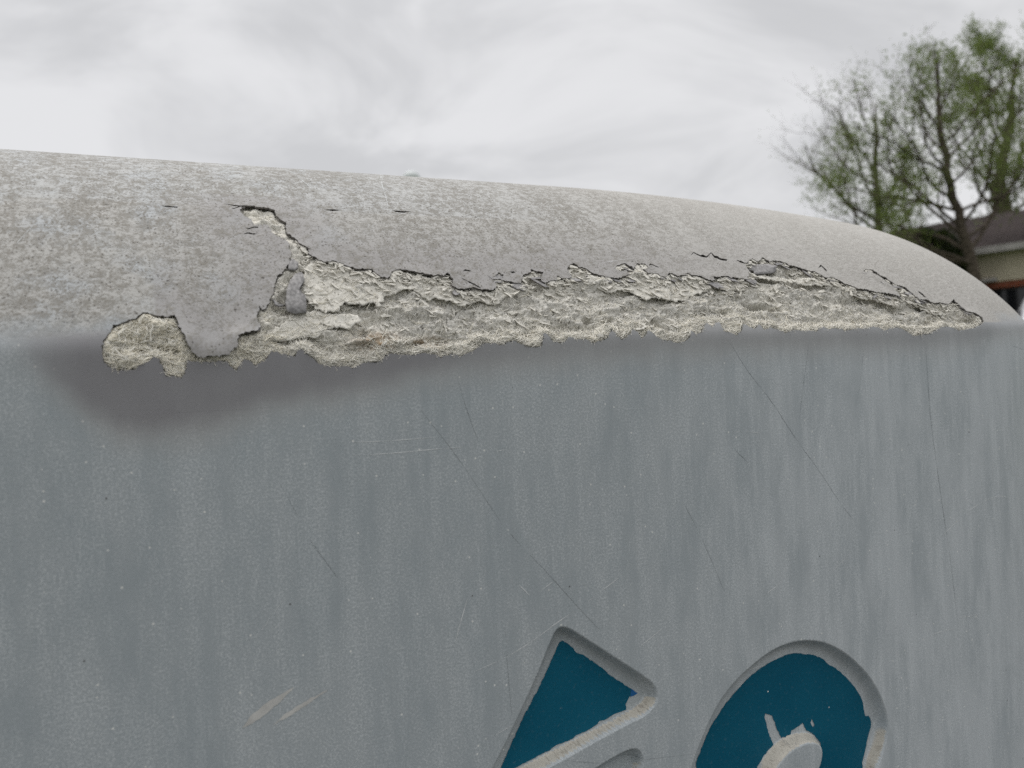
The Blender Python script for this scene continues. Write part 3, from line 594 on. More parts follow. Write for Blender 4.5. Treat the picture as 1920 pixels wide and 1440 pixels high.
bm = bmesh.new(); bm.from_mesh(skin.data); bmesh.ops.remove_doubles(bm, verts=[v_ for v_ in bm.verts if v_.index < NP or v_.index >= nb], dist=2e-6); bm.to_mesh(skin.data); bm.free()
skin['label'] = 'grey sheet, dirt-speckled on top and scratched down the front'

# --- exposed laminate under the hole
CS = 0.001
gs = np.arange(-0.292, 0.572, CS); gv = np.arange(-0.032, 0.148, CS)
GS, GV = np.meshgrid(gs, gv, indexing='ij'); Pc = np.stack([GS.ravel(), GV.ravel()], 1)
m_in = inside(Pc, HOLE)
near_h = m_in.copy()
dHo = np.full(len(Pc), 1.0)
cand = np.zeros_like(m_in.reshape(GS.shape)); mm = m_in.reshape(GS.shape)
for a_ in range(-8, 9, 2):
    for b_ in range(-8, 9, 2):
        cand |= np.roll(np.roll(mm, a_, 0), b_, 1)
cand = cand.ravel()
dUc = np.full(len(Pc), 0.02); dLc = np.full(len(Pc), 0.02)
dUc[cand] = line_dist(Pc[cand], UP_LINE); dLc[cand] = line_dist(Pc[cand], LOW_LINE)
dUc = np.where(m_in, dUc, 0); dLs = np.where(m_in, dLc, -dLc)
x, y = Pc[:, 0], Pc[:, 1]
sm01 = lambda a, b, z_: (lambda t: t * t * (3 - 2 * t))(np.clip((z_ - a) / (b - a), 0, 1))
core = -0.0016 - 0.0040 * sm01(0.002, 0.016, dUc) * sm01(0.002, 0.014, dLs)
core -= 0.0002 * (1 - sm01(0.001, 0.008, dLs)) * m_in
core += 0.0060 * (fbm(x * 75, y * 100, 3, 21) - 0.5) + 0.0022 * (fbm(x * 260, y * 300, 2, 25) - 0.5)
terr = fbm(x * 38 + 0.5 * fbm(x * 200, y * 200, 2, 12), y * 105, 3, 33) + 0.07 * (fbm(x * 420, y * 420, 2, 34) - 0.5)
stp = np.floor(terr * 11) / 11
core += 0.0135 * (stp - 0.5) * sm01(0.001, 0.006, dUc) * sm01(0.003, 0.009, dLs)
cell = np.abs(fbm(x * 190 + 3 * fbm(x * 60, y * 60, 2, 3), y * 210, 2, 31) - 0.5)
core -= 0.0022 * (1 - sm01(0.0, 0.05, cell)) * sm01(0.006, 0.012, dLs)
core = np.where(m_in, core, np.minimum(core, -0.0028 - 0.002 * (fbm(x * 80, y * 80, 2, 40))))
for q_ in AL('pits'):
    w_ = line_dist(Pc[cand], q_); t_ = np.zeros(len(Pc)); t_[cand] = np.exp(-(w_ / (0.0014 + 0.002 * fbm(x[cand] * 200, y[cand] * 200, 2, 60))) ** 2)
    core -= 0.009 * t_
rust = np.zeros(len(Pc))
for (q_,), rr in zip([r_ for r_ in AL('rust')], (0.010, 0.007)):
    rust = np.maximum(rust, np.exp(-(((x - q_[0]) / (rr * 1.7)) ** 2 + ((y - q_[1]) / (rr * 0.8)) ** 2)) * (0.4 + fbm(x * 300, y * 300, 2, 70)))
nx, ny = GS.shape
i, j = np.meshgrid(np.arange(nx - 1), np.arange(ny - 1), indexing='ij')
qc = np.stack([i * ny + j, (i + 1) * ny + j, (i + 1) * ny + j + 1, i * ny + j + 1], -1).reshape(-1, 4)
qc = qc[cand[qc].all(1)]
used = np.zeros(len(Pc), bool); used[qc.ravel()] = True; remap = np.cumsum(used) - 1
cm_ = mesh('fibre_core', S(x[used], y[used], core[used]) - OFF0, remap[qc], fib, shell, True, Pc[used], {'rust': np.clip(rust[used], 0, 1), 'mid': (sm01(0.004, 0.012, dUc) * sm01(0.006, 0.013, dLs) * (x > -0.12))[used]})
cm_['label'] = 'cream crumbled fibreglass laid bare along the torn edge'

# --- torn plies: thin ragged sheets of matting that still hang over the core
height = core.copy()
ply_polys = AL('plies')
for k, poly in enumerate(ply_polys):
    pr = ragged(poly, 0.0018, 0.0009, seed=40 + k)
    lo, hi = pr.min(0), pr.max(0)
    lx = np.stack(np.meshgrid(np.arange(lo[0], hi[0], 0.0018), np.arange(lo[1], hi[1], 0.0018), indexing='ij'), -1).reshape(-1, 2)
    lx = lx + rng.normal(0, 0.0003, lx.shape)
    if len(lx): lx = lx[inside(lx, pr) & (poly_dist(lx, pr) > 0.0009)]
    n_ = len(pr)
    vo, eo, fo, *_ = delaunay_2d_cdt([Vector(p) for p in np.concatenate([pr, lx])], [(a_, (a_ + 1) % n_) for a_ in range(n_)], [], 0, 1e-8, False)
    Q = np.array([tuple(p) for p in vo]); F = np.array([f for f in fo if len(f) == 3])
    F = F[inside(Q[F].mean(1), pr)]
    ar = np.cross(Q[F[:, 1]] - Q[F[:, 0]], Q[F[:, 2]] - Q[F[:, 0]]); F = np.where(ar[:, None] < 0, F[:, ::-1], F)
    def ply_off(Z, k=k, pr=pr):
        base = -0.0021 - 0.0004 * (k % 3)
        du = line_dist(Z, UP_LINE); de = poly_dist(Z, pr)
        lift = 0.0022 * np.exp(-de / 0.004) * sm01(0.002, 0.008, du) * fbm(Z[:, 0] * 110, Z[:, 1] * 110, 2, 80 + k)
        return base - 0.0012 * sm01(0.0, 0.015, du) + lift + 0.0016 * (fbm(Z[:, 0] * 150, Z[:, 1] * 170, 3, 90 + k) - 0.5)
    off = ply_off(Q)
    b_ = np.zeros(len(Q), bool)
    V2 = np.concatenate([S(Q[:, 0], Q[:, 1], off), S(Q[:, 0], Q[:, 1], off - 0.0008)])
    ec = {}
    for t_ in F:
        for a_, c_ in ((t_[0], t_[1]), (t_[1], t_[2]), (t_[2], t_[0])):
            kk = (min(a_, c_), max(a_, c_)); ec.setdefault(kk, []).append((a_, c_))
    N_ = len(Q); side = []
    for e in ec.values():
        if len(e) == 1:
            a_, c_ = e[0]; side += [(a_, a_ + N_, c_ + N_), (a_, c_ + N_, c_)]
    F2 = np.concatenate([F, F[:, ::-1] + N_, np.array(side)])
    mesh('torn_ply', V2 - OFF0, F2, fib, shell, True, np.concatenate([Q, Q]), {'rust': np.zeros(2 * N_)})
    inn = inside(Pc, pr); 
    if inn.any(): height[inn] = np.maximum(height[inn], ply_off(Pc[inn]))

chip_m = simple('chip_sheet', (0.29, 0.282, 0.278), 0.30, 420, 0.75, 0.2)
# --- loose chips of the grey sheet that still cling to the matting
for k, poly in enumerate(AL('chips')):
    pr = ragged(poly, 0.002, 0.0002, seed=140 + k); n_ = len(pr); c0 = pr.mean(0)
    ring = c0 + (pr - c0) * 0.5
    V_, F_ = [], []
    base = (0.0004, 0.0006, -0.0004, -0.0006, -0.0003)[k]
    tilt = rng.normal(0, 0.05, 2)
    h_ = lambda Z: base + (Z - c0) @ tilt * 0.6
    rows = [S(pr[:, 0], pr[:, 1], h_(pr) - 0.0011), S(pr[:, 0], pr[:, 1], h_(pr)), S(ring[:, 0], ring[:, 1], h_(ring)), S(c0[None, 0], c0[None, 1], h_(c0[None]))]
    V_ = np.concatenate(rows); F_ = []
    for r_ in range(2):
        F_ += [(r_ * n_ + a_, r_ * n_ + (a_ + 1) % n_, (r_ + 1) * n_ + (a_ + 1) % n_) for a_ in range(n_)] + [(r_ * n_ + a_, (r_ + 1) * n_ + (a_ + 1) % n_, (r_ + 1) * n_ + a_) for a_ in range(n_)]
    F_ += [(2 * n_ + a_, 2 * n_ + (a_ + 1) % n_, 3 * n_) for a_ in range(n_)]
    uvc = np.concatenate([pr, pr, ring, c0[None]])
    cols = np.ones(len(V_))
    o = mesh('sheet_chip', V_ - OFF0, np.array(F_), None, shell, False, uvc, {'torn': cols, 'ledge': cols * 0})
    o.data.materials.append(chip_m); o.data.materials.append(edge_m)
    o.data.polygons.foreach_set('material_index', np.array([1] * (2 * n_) + [0] * (len(F_) - 2 * n_), np.int32))

# --- more thin flakes of the sheet lifting along the break
cumU = np.r_[0, np.cumsum(np.hypot(*np.diff(UP_LINE, axis=0).T))]
for k in range(46):
    u0 = rng.uniform(cumU[-1] * 0.36, cumU[-1] * 0.985)
    c0 = np.array([np.interp(u0, cumU, UP_LINE[:, 0]), np.interp(u0, cumU, UP_LINE[:, 1])]) + np.array([rng.normal(0, 0.002), -rng.uniform(0.0005, 0.006)])
    L = rng.uniform(0.0035, 0.011); W = L * rng.uniform(0.22, 0.5); a_ = rng.normal(-0.22, 0.35); m_ = 9
    th = np.sort(rng.uniform(0, 2 * math.pi, m_)); rr = rng.uniform(0.6, 1.2, m_)
    px, py = np.cos(th) * L * rr, np.sin(th) * W * rr
    pr = c0 + np.stack([px * math.cos(a_) - py * math.sin(a_), px * math.sin(a_) + py * math.cos(a_)], 1)
    h_ = rng.uniform(-0.0008, 0.0006) - py * rng.uniform(0.02, 0.30) + px * rng.normal(0, 0.05)
    V_ = np.concatenate([S(pr[:, 0], pr[:, 1], h_), S(pr[:, 0], pr[:, 1], h_ - 0.0009)]) - OFF0
    fl = mesh('sheet_flake', [tuple(p) for p in V_], [tuple(range(m_)), tuple(range(2 * m_ - 1, m_ - 1, -1))] + [(q_, q_ + m_, (q_ + 1) % m_ + m_, (q_ + 1) % m_) for q_ in range(m_)], [chip_m, edge_m], shell)
    for p_ in fl.data.polygons[1:]: p_.material_index = 1

# --- strands and shreds
HG = height.reshape(GS.shape)
dU0 = np.full(len(Pc), 0.02); dU0[cand] = line_dist(Pc[cand], UP_LINE)
cap = np.where(m_in, np.where(dU0 < 0.0015, -0.0008, 0.0012), np.where((dLc < 0.0006 + 0.0030 * (fbm(x * 260, y * 80, 2, 77) > 0.60)) & (dLc < dU0), 0.0004, -0.0024)).reshape(GS.shape)
def cap_at(s, v):
    a_ = np.clip(((s - gs[0]) / CS + 0.5).astype(int), 0, nx - 1); b_ = np.clip(((v - gv[0]) / CS + 0.5).astype(int), 0, ny - 1)
    return cap[a_, b_]
def h_at(s, v):
    a_ = np.clip(((s - gs[0]) / CS).astype(int), 0, nx - 1); b_ = np.clip(((v - gv[0]) / CS).astype(int), 0, ny - 1)
    return HG[a_, b_]
idx_in = np.where(m_in)[0]
wgt = 0.14 + 1.7 * np.exp(-(np.maximum(dLs[idx_in], 0) / 0.010)) 
wgt *= 0.35 + 1.3 * fbm(x[idx_in] * 45, y[idx_in] * 45, 2, 55)
wgt /= wgt.sum()
def strands(n, pick, lmin, lmax, r0, r1, lift, bias, name, nseg=5, droop=0.0, off_min=None):
    id_ = rng.choice(len(pick[0]), n, p=pick[2])
    s0 = pick[0][id_] + rng.normal(0, CS * 0.6, n); v0 = pick[1][id_] + rng.normal(0, CS * 0.6, n)
    ang = rng.normal(bias, 0.85, n) + (rng.random(n) < 0.5) * math.pi
    if droop: ang = rng.normal(-math.pi / 2, 0.8, n)
    L = rng.uniform(lmin, lmax, n) * rng.uniform(0.6, 1.2, n); bend = rng.normal(0, 1.1, n)
    rad = rng.uniform(r0, r1, n); lf = rng.uniform(-0.0002, lift, n)
    tt = np.linspace(0, 1, nseg)[None]
    A_ = ang[:, None] + bend[:, None] * (tt - 0.5) + 0.25 * np.sin(tt * 9 + rng.uniform(0, 6, n)[:, None])
    ds = np.cos(A_) * L[:, None] / nseg; dv_ = np.sin(A_) * L[:, None] / nseg
    s_ = s0[:, None] + np.cumsum(ds, 1) - ds[:, :1] - (0 if droop else 0.5) * ds.sum(1, keepdims=True)
    v_ = v0[:, None] + np.cumsum(dv_, 1) - dv_[:, :1] - (0 if droop else 0.5) * dv_.sum(1, keepdims=True)
    h_ = h_at(s_, v_)
    h0 = h_at(s0, v0)[:, None]
    off = 0.45 * np.maximum(h_, h0 - 0.003) + 0.55 * h0 + 0.0002 + lf[:, None] * np.sin(tt * math.pi * rng.uniform(0.5, 1.0, n)[:, None])
    off = np.minimum(off, cap_at(s_, v_))
    if off_min is not None: off = np.maximum(off, off_min + 0.0012 * tt * rng.random(n)[:, None])
    P = S(s_.ravel(), v_.ravel(), off.ravel()).reshape(n, nseg, 3)
    e = 5e-4
    N0 = S(s0, v0, 0.001) - S(s0, v0); N0 /= np.linalg.norm(N0, axis=1)[:, None]
    T_ = np.gradient(P, axis=1); T_ /= np.linalg.norm(T_, axis=2)[..., None] + 1e-12
    B_ = np.cross(T_, N0[:, None]); B_ /= np.linalg.norm(B_, axis=2)[..., None] + 1e-12
    taper = np.array([0.5] + [1.0] * (nseg - 2) + [0.35])[None, :, None] * rad[:, None, None]
    ring = [P + B_ * taper, P - B_ * taper * 0.8 + N0[:, None] * taper * 0.2, P + N0[:, None] * taper * 1.1]
    V = np.stack(ring, 2)                                # n, nseg, 3, 3
    base = (np.arange(n) * nseg * 3)[:, None, None]; k_ = (np.arange(nseg - 1) * 3)[None, :, None]; j_ = np.arange(3)[None, None]; j2 = (j_ + 1) % 3
    F = np.stack([base + k_ + j_, base + k_ + j2, base + k_ + 3 + j2, base + k_ + 3 + j_], -1).reshape(-1, 4)
    tint = np.repeat(np.clip(rng.beta(2, 2, n) + 0.25 * (s0 < -0.17), 0, 1), nseg * 3)
    o = mesh(name, V.reshape(-1, 3) - OFF0, F, strand_m, shell, False, None, {'tint': tint})
    o['kind'] = 'stuff'
    return o
pin = (x[idx_in], y[idx_in], wgt)
strands(6500, pin, 0.005, 0.016, 0.00018, 0.00036, 0.0005, 0.1, 'fibre_strands')
low = idx_in[dLs[idx_in] < 0.014]; wl = np.exp(-dLs[low] / 0.007); wl /= wl.sum()
strands(3400, (x[low], y[low], wl), 0.006, 0.016, 0.00018, 0.00040, 0.0014, -0.2, 'fringe_strands', 6)
edge_i = idx_in[dLs[idx_in] < 0.003]
strands(350, (x[edge_i], y[edge_i], np.full(len(edge_i), 1 / len(edge_i))), 0.002, 0.005, 0.00010, 0.00018, 0.0015, 0, 'hanging_strands', 6, 1.0, 0.0003)
bulb = idx_in[x[idx_in] < -0.195]
strands(500, (x[bulb], y[bulb], np.full(len(bulb), 1 / len(bulb))), 0.008, 0.018, 0.0003, 0.00055, 0.0008, 0.3, 'coarse_strands', 6)

def shreds(n, name, reach=0.006, far=0.013):
    upi = idx_in[(dUc[idx_in] < far) & (x[idx_in] > -0.15) & (dLs[idx_in] > 0.003)]
    w_ = np.exp(-dUc[upi] / reach); w_ /= w_.sum()
    pk = rng.choice(upi, n, p=w_); vs, fs, uvs, b_ = [], [], [], 0
    for c_ in pk:
        L = rng.uniform(0.0015, 0.0052); W = L * rng.uniform(0.14, 0.42); a_ = rng.normal(-0.35, 0.6)
        m_ = 8; th = np.linspace(0, 2 * math.pi, m_, endpoint=False) + rng.uniform(-0.3, 0.3, m_)
        rr = rng.uniform(0.45, 1.25, m_)
        px, py = np.cos(th) * L * rr, np.sin(th) * W * rr
        ps = x[c_] + px * math.cos(a_) - py * math.sin(a_); pv = y[c_] + px * math.sin(a_) + py * math.cos(a_)
        h0 = height[c_] + rng.uniform(0.0004, 0.0022)
        tl = rng.normal(0, 0.12); tw = rng.normal(-0.18, 0.15)
        h_ = h0 + px * tl + py * tw + rng.normal(0, 0.0002, m_)
        h_ = np.minimum(h_, 0.0002)
        up = S(ps, pv, h_); dn = S(ps, pv, h_ - 0.0005)
        vs.append(up); vs.append(dn)
        uvs.append(np.stack([ps, pv], 1)); uvs.append(np.stack([ps, pv], 1))
        fs += [tuple(b_ + k for k in range(m_)), tuple(b_ + m_ + k for k in range(m_ - 1, -1, -1))] + [(b_ + k, b_ + m_ + k, b_ + m_ + (k + 1) % m_, b_ + (k + 1) % m_) for k in range(m_)]
        b_ += 2 * m_
    V = np.concatenate(vs) - OFF0
    o = mesh(name, [tuple(p) for p in V], fs, fib, shell, False, np.concatenate(uvs), {'rust': np.zeros(len(V))})
    o['kind'] = 'stuff'
shreds(900, 'laminate_shreds')
shreds(700, 'laminate_crumbs', 0.05, 0.06)

# --- painted letters on the floor of the pressed shapes
def flat_paint(name, outer, holes, mat, lift=0.0004, seed=0, label=None):
    o_r = ragged(outer, 0.0022, 0.00025, seed=seed); hs = [ragged(h_, 0.002, 0.0003, seed=seed + 1 + a_) for a_, h_ in enumerate(holes)]
    pts, cons = [], []
    for r_ in [o_r] + hs:
        b_ = len(pts); n_ = len(r_); pts += [Vector(p) for p in r_]; cons += [(b_ + a_, b_ + (a_ + 1) % n_) for a_ in range(n_)]
    lo, hi = o_r.min(0), o_r.max(0)
    lx = np.stack(np.meshgrid(np.arange(lo[0], hi[0], 0.012), np.arange(lo[1], hi[1], 0.012), indexing='ij'), -1).reshape(-1, 2)
    ok = inside(lx, o_r) & (poly_dist(lx, o_r) > 0.003)
    for h_ in hs: ok &= ~inside(lx, h_) & (poly_dist(lx, h_) > 0.003)
    pts += [Vector(p) for p in lx[ok]]
    vo, eo, fo, *_ = delaunay_2d_cdt(pts, cons, [], 0, 1e-8, False)
    Q = np.array([tuple(p) for p in vo]); F = np.array([f for f in fo if len(f) == 3]); ce = Q[F].mean(1)
    k_ = inside(ce, o_r)
    for h_ in hs: k_ &= ~inside(ce, h_)
    F = F[k_]; ar = np.cross(Q[F[:, 1]] - Q[F[:, 0]], Q[F[:, 2]] - Q[F[:, 0]]); F = np.where(ar[:, None] < 0, F[:, ::-1], F)
    d_ = press(Q)
    o = mesh(name, S(Q[:, 0], Q[:, 1], -DEPTH * d_ + lift) - OFF0, F, mat, shell, True, Q)
    if label: o['label'] = label
    return o
flat_paint('letter_paint', A('tri_paint'), [], paint, 0.0005, 11, 'teal paint of the wedge-shaped letter')
flat_paint('letter_paint', chaikin(A('o_paint'), 1), [A('o_in_paint'), A('o_chip')], paint, 0.0005, 21, 'chipped teal paint of the round letter')
flat_paint('letter_paint', A('bar_floor') * 0.9 + A('bar_floor').mean(0) * 0.1 - np.array([0.004, 0.012]), [], paint, 0.0005, 31, 'teal paint of the slanted bar')
bluem = simple('older_blue_paint', (0.012, 0.11, 0.30), 0.1, 300, 0.5)
flat_paint('older_paint', A('blue'), [], bluem, 0.0003, 33, 'speck of brighter blue paint at the corner of the wedge')

# --- scratches and the scuffed gouges on the sheet
scr_l = simple('pale_scratch', (0.66, 0.68, 0.68), 0.1, 500, 0.8)
scr_d = simple('dark_scratch', (0.30, 0.325, 0.335), 0.2, 300, 0.8)
hair = [[kk, q_] for n_, (kk, q_) in enumerate(TR['scr']) if kk == 'L' or n_ % 3]
for n_ in range(16):
    a_ = np.array([rng.uniform(-0.2, 0.62), rng.uniform(-0.42, -0.05)]); d_ = np.array([rng.uniform(0.01, 0.045), rng.uniform(-0.005, 0.035)])
    hair.append(['L', (np.stack([a_, a_ + d_ * 0.5 + rng.normal(0, 0.001, 2), a_ + d_]) * 1e4).tolist()])
for k, (kind, q_) in enumerate(hair):
    ln = np.array(q_, float) / 1e4
    t_ = np.r_[0, np.cumsum(np.hypot(*np.diff(ln, axis=0).T))]; n_ = max(6, int(t_[-1] / 0.004)); u_ = np.linspace(0, t_[-1], n_)
    cx = np.interp(u_, t_, ln[:, 0]); cy = np.interp(u_, t_, ln[:, 1])
    if len(ln) > 2:
        ke = np.ones(9) / 9; pad = lambda z_: np.convolve(np.pad(z_, 4, mode='reflect', reflect_type='odd'), ke, 'valid'); cx, cy = pad(cx), pad(cy)
    dx, dy = np.gradient(cx), np.gradient(cy); l_ = np.hypot(dx, dy) + 1e-12
    w_ = (0.00022 if kind == 'L' else 0.00016) * np.clip(fbm(u_ * 90 + k * 7, u_ * 0 + k, 2, k) * 2.4 - 0.35, 0.02, 2) * np.sin(np.linspace(0.12, math.pi - 0.12, n_)) ** 0.5
    a_ = np.stack([cx - dy / l_ * w_, cy + dx / l_ * w_], 1); b_ = np.stack([cx + dy / l_ * w_, cy - dx / l_ * w_], 1)
    P_ = np.concatenate([a_, b_]); d_ = press(P_)
    dU_ = line_dist(P_, UP_LINE)
    V_ = S(P_[:, 0], P_[:, 1], -DEPTH * d_ + 0.00018 + 0.0012 * (dU_ < 0.03) * (P_[:, 1] > 0.01)) - OFF0
    i_ = np.arange(n_ - 1); F_ = np.stack([i_, i_ + n_, i_ + n_ + 1, i_ + 1], 1)
    mesh('scratch', V_, F_, scr_l if kind == 'L' else scr_d, shell, False)
gou = simple('gouge', (0.53, 0.525, 0.50), 0.12, 90, 0.85)
for k, q_ in enumerate(AL('gouge')):
    flat_paint('gouge', q_, [], gou, 0.0002, 60 + k)
# ------------------------------------------------------------------ trees
bark = simple('bark', (0.085, 0.070, 0.055), 0.35, 8, 0.9, 0.1, 0.6)
twig_m = simple('twig_bark', (0.15, 0.125, 0.105), 0.25, 8, 0.9, 0.1)
def leaf_mat(name, lo, hi):
    m, nt, b = material(name, 0.6, 0.3); N = NT(nt)
    n = N.noise(N.obj(), 1.6, 3)
    nt.links.new(N.mix(N.ramp(n, 0.35, 0.65), lo, hi), b.inputs['Base Color'])
    tr = N.node('ShaderNodeBsdfTranslucent'); tr.inputs[0].default_value = (*hi, 1)
    ms = N.node('ShaderNodeMixShader'); ms.inputs[0].default_value = 0.35
    nt.links.new(b.outputs[0], ms.inputs[1]); nt.links.new(tr.outputs[0], ms.inputs[2])
    nt.links.new(ms.outputs[0], nt.nodes['Material Output'].inputs['Surface'])
    return m
leaf_a = leaf_mat('spring_leaves', (0.095, 0.135, 0.028), (0.18, 0.235, 0.06))
leaf_b = leaf_mat('dark_leaves', (0.018, 0.028, 0.010), (0.045, 0.06, 0.02))

def tree(name, base, trunk, limbs, seed, leaf_fn, nleaf, leaf_size, label, spread=1.0, reach=1.0, levels=2, group='trees beyond the shell', twig_r=0.008):
    """trunk: list of (x,y,z,r) relative to base; limbs: (t along trunk, azimuth, elevation, length)"""
    g = np.random.default_rng(seed)
    root = empty(name, base); tag(root, label, 'tree', group)
    tp = np.array([p[:3] for p in trunk]); trr = np.array([p[3] for p in trunk])
    cum = np.r_[0, np.cumsum(np.linalg.norm(np.diff(tp, axis=0), axis=1))]; u = np.linspace(0, cum[-1], 26)
    path = np.stack([np.interp(u, cum, tp[:, k]) for k in range(3)], 1); rad = np.interp(u, cum, trr)
    path[1:-1, :2] += g.normal(0, 0.03, (24, 2))
    wood = [tube(path, rad, 9)]; fine = []; tips = []
    def grow(p, d, L, r, lev):
        n = 7 if lev == 1 else 5
        pts = [p]; q = p.copy(); dd = d.copy()
        for k in range(n):
            dd = dd + g.normal(0, 0.10 + 0.04 * lev, 3) + np.array([0, 0, 0.07]); dd /= np.linalg.norm(dd)
            q = q + dd * L / n; pts.append(q.copy())
        pts = np.array(pts); rr = np.linspace(r, r * 0.35, n + 1)
        (wood if lev <= 2 else fine).append(tube(pts, rr, 6 if lev == 1 else (5 if lev == 2 else 3)))
        if lev >= 2:
            for k in range(1, n + 1): tips.append((pts[k], lev))
        if lev < levels + 1:
            m = int(g.integers(6, 9)) if lev == 1 else int(g.integers(5, 8))
            for k in range(m):
                t = g.uniform(0.25, 1.0); i = min(n - 1, int(t * n)); pp = pts[i] + (pts[i + 1] - pts[i]) * (t * n - i)
                ax = g.normal(0, 1, 3); ax -= ax @ dd * dd; ax /= np.linalg.norm(ax)
                nd = dd * g.uniform(0.55, 0.9) + ax * g.uniform(0.45, 0.85) * spread; nd /= np.linalg.norm(nd)
                grow(pp, nd, L * g.uniform(0.38, 0.62) * reach, max(rr[i] * g.uniform(0.4, 0.6), twig_r * 0.6), lev + 1)
    for (t, az, el, L) in limbs:
        i = int(t * 25); p = path[min(i, 25)]; d = np.array([math.cos(az) * math.cos(el), math.sin(az) * math.cos(el), math.sin(el)])
        grow(p, d, L, min(rad[min(i, 25)] * 0.42, 0.02 + L * 0.016), 1)
    v, f = join(wood); mesh('trunk', v, f, bark, root, True)
    if fine:
        v, f = join(fine); mesh('twigs', v, f, twig_m, root, False)['kind'] = 'stuff'
    # leaves: small folded blades in tufts round the twigs
    P = np.array([t[0] for t in tips]); w = np.array([leaf_fn(p + np.array(base)) for p in P]); w = np.maximum(w, 0) * np.repeat(g.lognormal(0, 0.75, len(P) // 5 + 1), 5)[:len(P)]
    w /= w.sum()
    c = P[g.choice(len(P), nleaf, p=w)] + g.normal(0, 0.17, (nleaf, 3))
    a = g.normal(0, 1, (nleaf, 3)); a /= np.linalg.norm(a, axis=1)[:, None]
    b = np.cross(a, g.normal(0, 1, (nleaf, 3))); b /= np.linalg.norm(b, axis=1)[:, None]
    n_ = np.cross(a, b); sz = leaf_size * g.uniform(0.6, 1.3, nleaf)[:, None]
    V = np.stack([c - a * sz, c + b * sz * 0.45 + n_ * sz * 0.15, c + a * sz, c - b * sz * 0.45 + n_ * sz * 0.15], 1).reshape(-1, 3)
    k = np.arange(nleaf)[:, None] * 4
    F = np.concatenate([k + np.array([[0, 1, 2]]), k + np.array([[0, 2, 3]])])
    mesh('crown', V, F, leaf_a, root, False)['kind'] = 'stuff'
    return root

bA = (15.9, 32.0, 0.0)
tree('young_tree', bA, [(-0.1, 0, 0, 0.20), (-0.3, 0, 6.5, 0.17), (-0.35, 0.1, 9.5, 0.12), (-0.2, 0, 12.2, 0.04)],
     [(0.50, 3.1, 0.5, 4.2), (0.52, 0.2, 0.4, 3.5), (0.56, 2.3, 0.6, 3.8), (0.60, 3.5, 0.45, 4.6), (0.62, 5.2, 0.6, 3.1), (0.66, 0.4, 0.8, 3.1), (0.70, 3.0, 0.75, 4.2), (0.74, 2.6, 0.7, 4.0), (0.78, 3.6, 0.95, 3.5), (0.84, 0.3, 0.95, 2.6), (0.88, 2.9, 1.1, 2.8), (0.94, 1.8, 1.2, 1.9)],
     11, lambda p: 0.02 + 1.5 * math.exp(-((p[0] - 15.3) / 1.6) ** 2) * max(0, 1 - (p[2] - 1.3 - 5.5) / 4.5), 8000, 0.054, 'slim tree with bare pale outer twigs left of the tallest tree')
bB = (15.5, 25.0, 0.0)
tree('young_tree', bB, [(0.2, 0, 0, 0.20), (-0.35, 0, 4.4, 0.17), (-0.95, 0, 7.0, 0.125), (-1.2, 0.1, 9.0, 0.10), (-1.2, 0, 11.1, 0.03)],
     [(0.40, 3.2, 0.28, 3.5), (0.42, 3.0, 0.12, 2.7), (0.44, 0.3, 0.64, 4.6), (0.46, 2.4, 0.40, 3.0), (0.48, 3.3, 0.36, 3.5), (0.50, 0.1, 0.40, 3.5), (0.52, 3.4, 0.48, 3.6), (0.55, 5.0, 0.48, 3.2), (0.57, 2.9, 0.48, 3.5), (0.58, 0.1, 0.48, 3.5), (0.62, 2.8, 0.56, 3.6), (0.64, 3.4, 0.48, 3.2), (0.66, 0.2, 0.60, 3.4), (0.70, 3.3, 0.68, 3.4), (0.72, 0.3, 0.64, 3.1), (0.74, 1.8, 0.72, 3.0), (0.77, 0.0, 0.80, 3.0), (0.81, 3.1, 1.01, 2.3), (0.85, 0.5, 1.10, 2.2), (0.89, 2.6, 1.15, 1.8), (0.93, 4.2, 1.20, 1.6), (0.97, 1.0, 1.29, 1.0)],
     23, lambda p: 0.8 + 0.8 * max(0, 1 - abs(p[2] - 7.5) / 2.5) - 0.4 * max(0, (p[2] - 10.0)), 16000, 0.054, 'tallest tree in fresh leaf, its dark trunk beside the house corner', reach=0.95)
bC = (24.3, 36.5, 0.0)
tree('young_tree', bC, [(0.3, 0, 0, 0.50), (-0.3, 0, 6.2, 0.46), (-0.6, 0, 8.4, 0.40), (-0.75, 0, 10.0, 0.26), (-0.1, 0, 12.6, 0.16), (0.3, 0, 15.4, 0.05)],
     [(0.50, 3.0, 0.75, 3.6), (0.53, 0.2, 0.6, 4.6), (0.56, 3.3, 0.35, 3.0), (0.58, 0.0, 0.9, 4.6), (0.62, 3.3, 0.7, 3.8), (0.66, 2.8, 0.5, 3.4), (0.70, 0.5, 0.9, 4.2), (0.73, 3.2, 0.8, 3.6), (0.76, 2.8, 0.9, 3.4), (0.82, 0.1, 1.0, 3.6), (0.85, 3.4, 1.0, 3.0), (0.88, 2.4, 1.1, 3.0), (0.94, 4.5, 1.2, 2.4), (0.96, 3.1, 1.2, 2.2)],
     37, lambda p: 0.12 + max(0, (p[2] - 10.5) / 3), 9000, 0.075, 'thick crooked tree behind the house roof, cut by the right edge', twig_r=0.012)

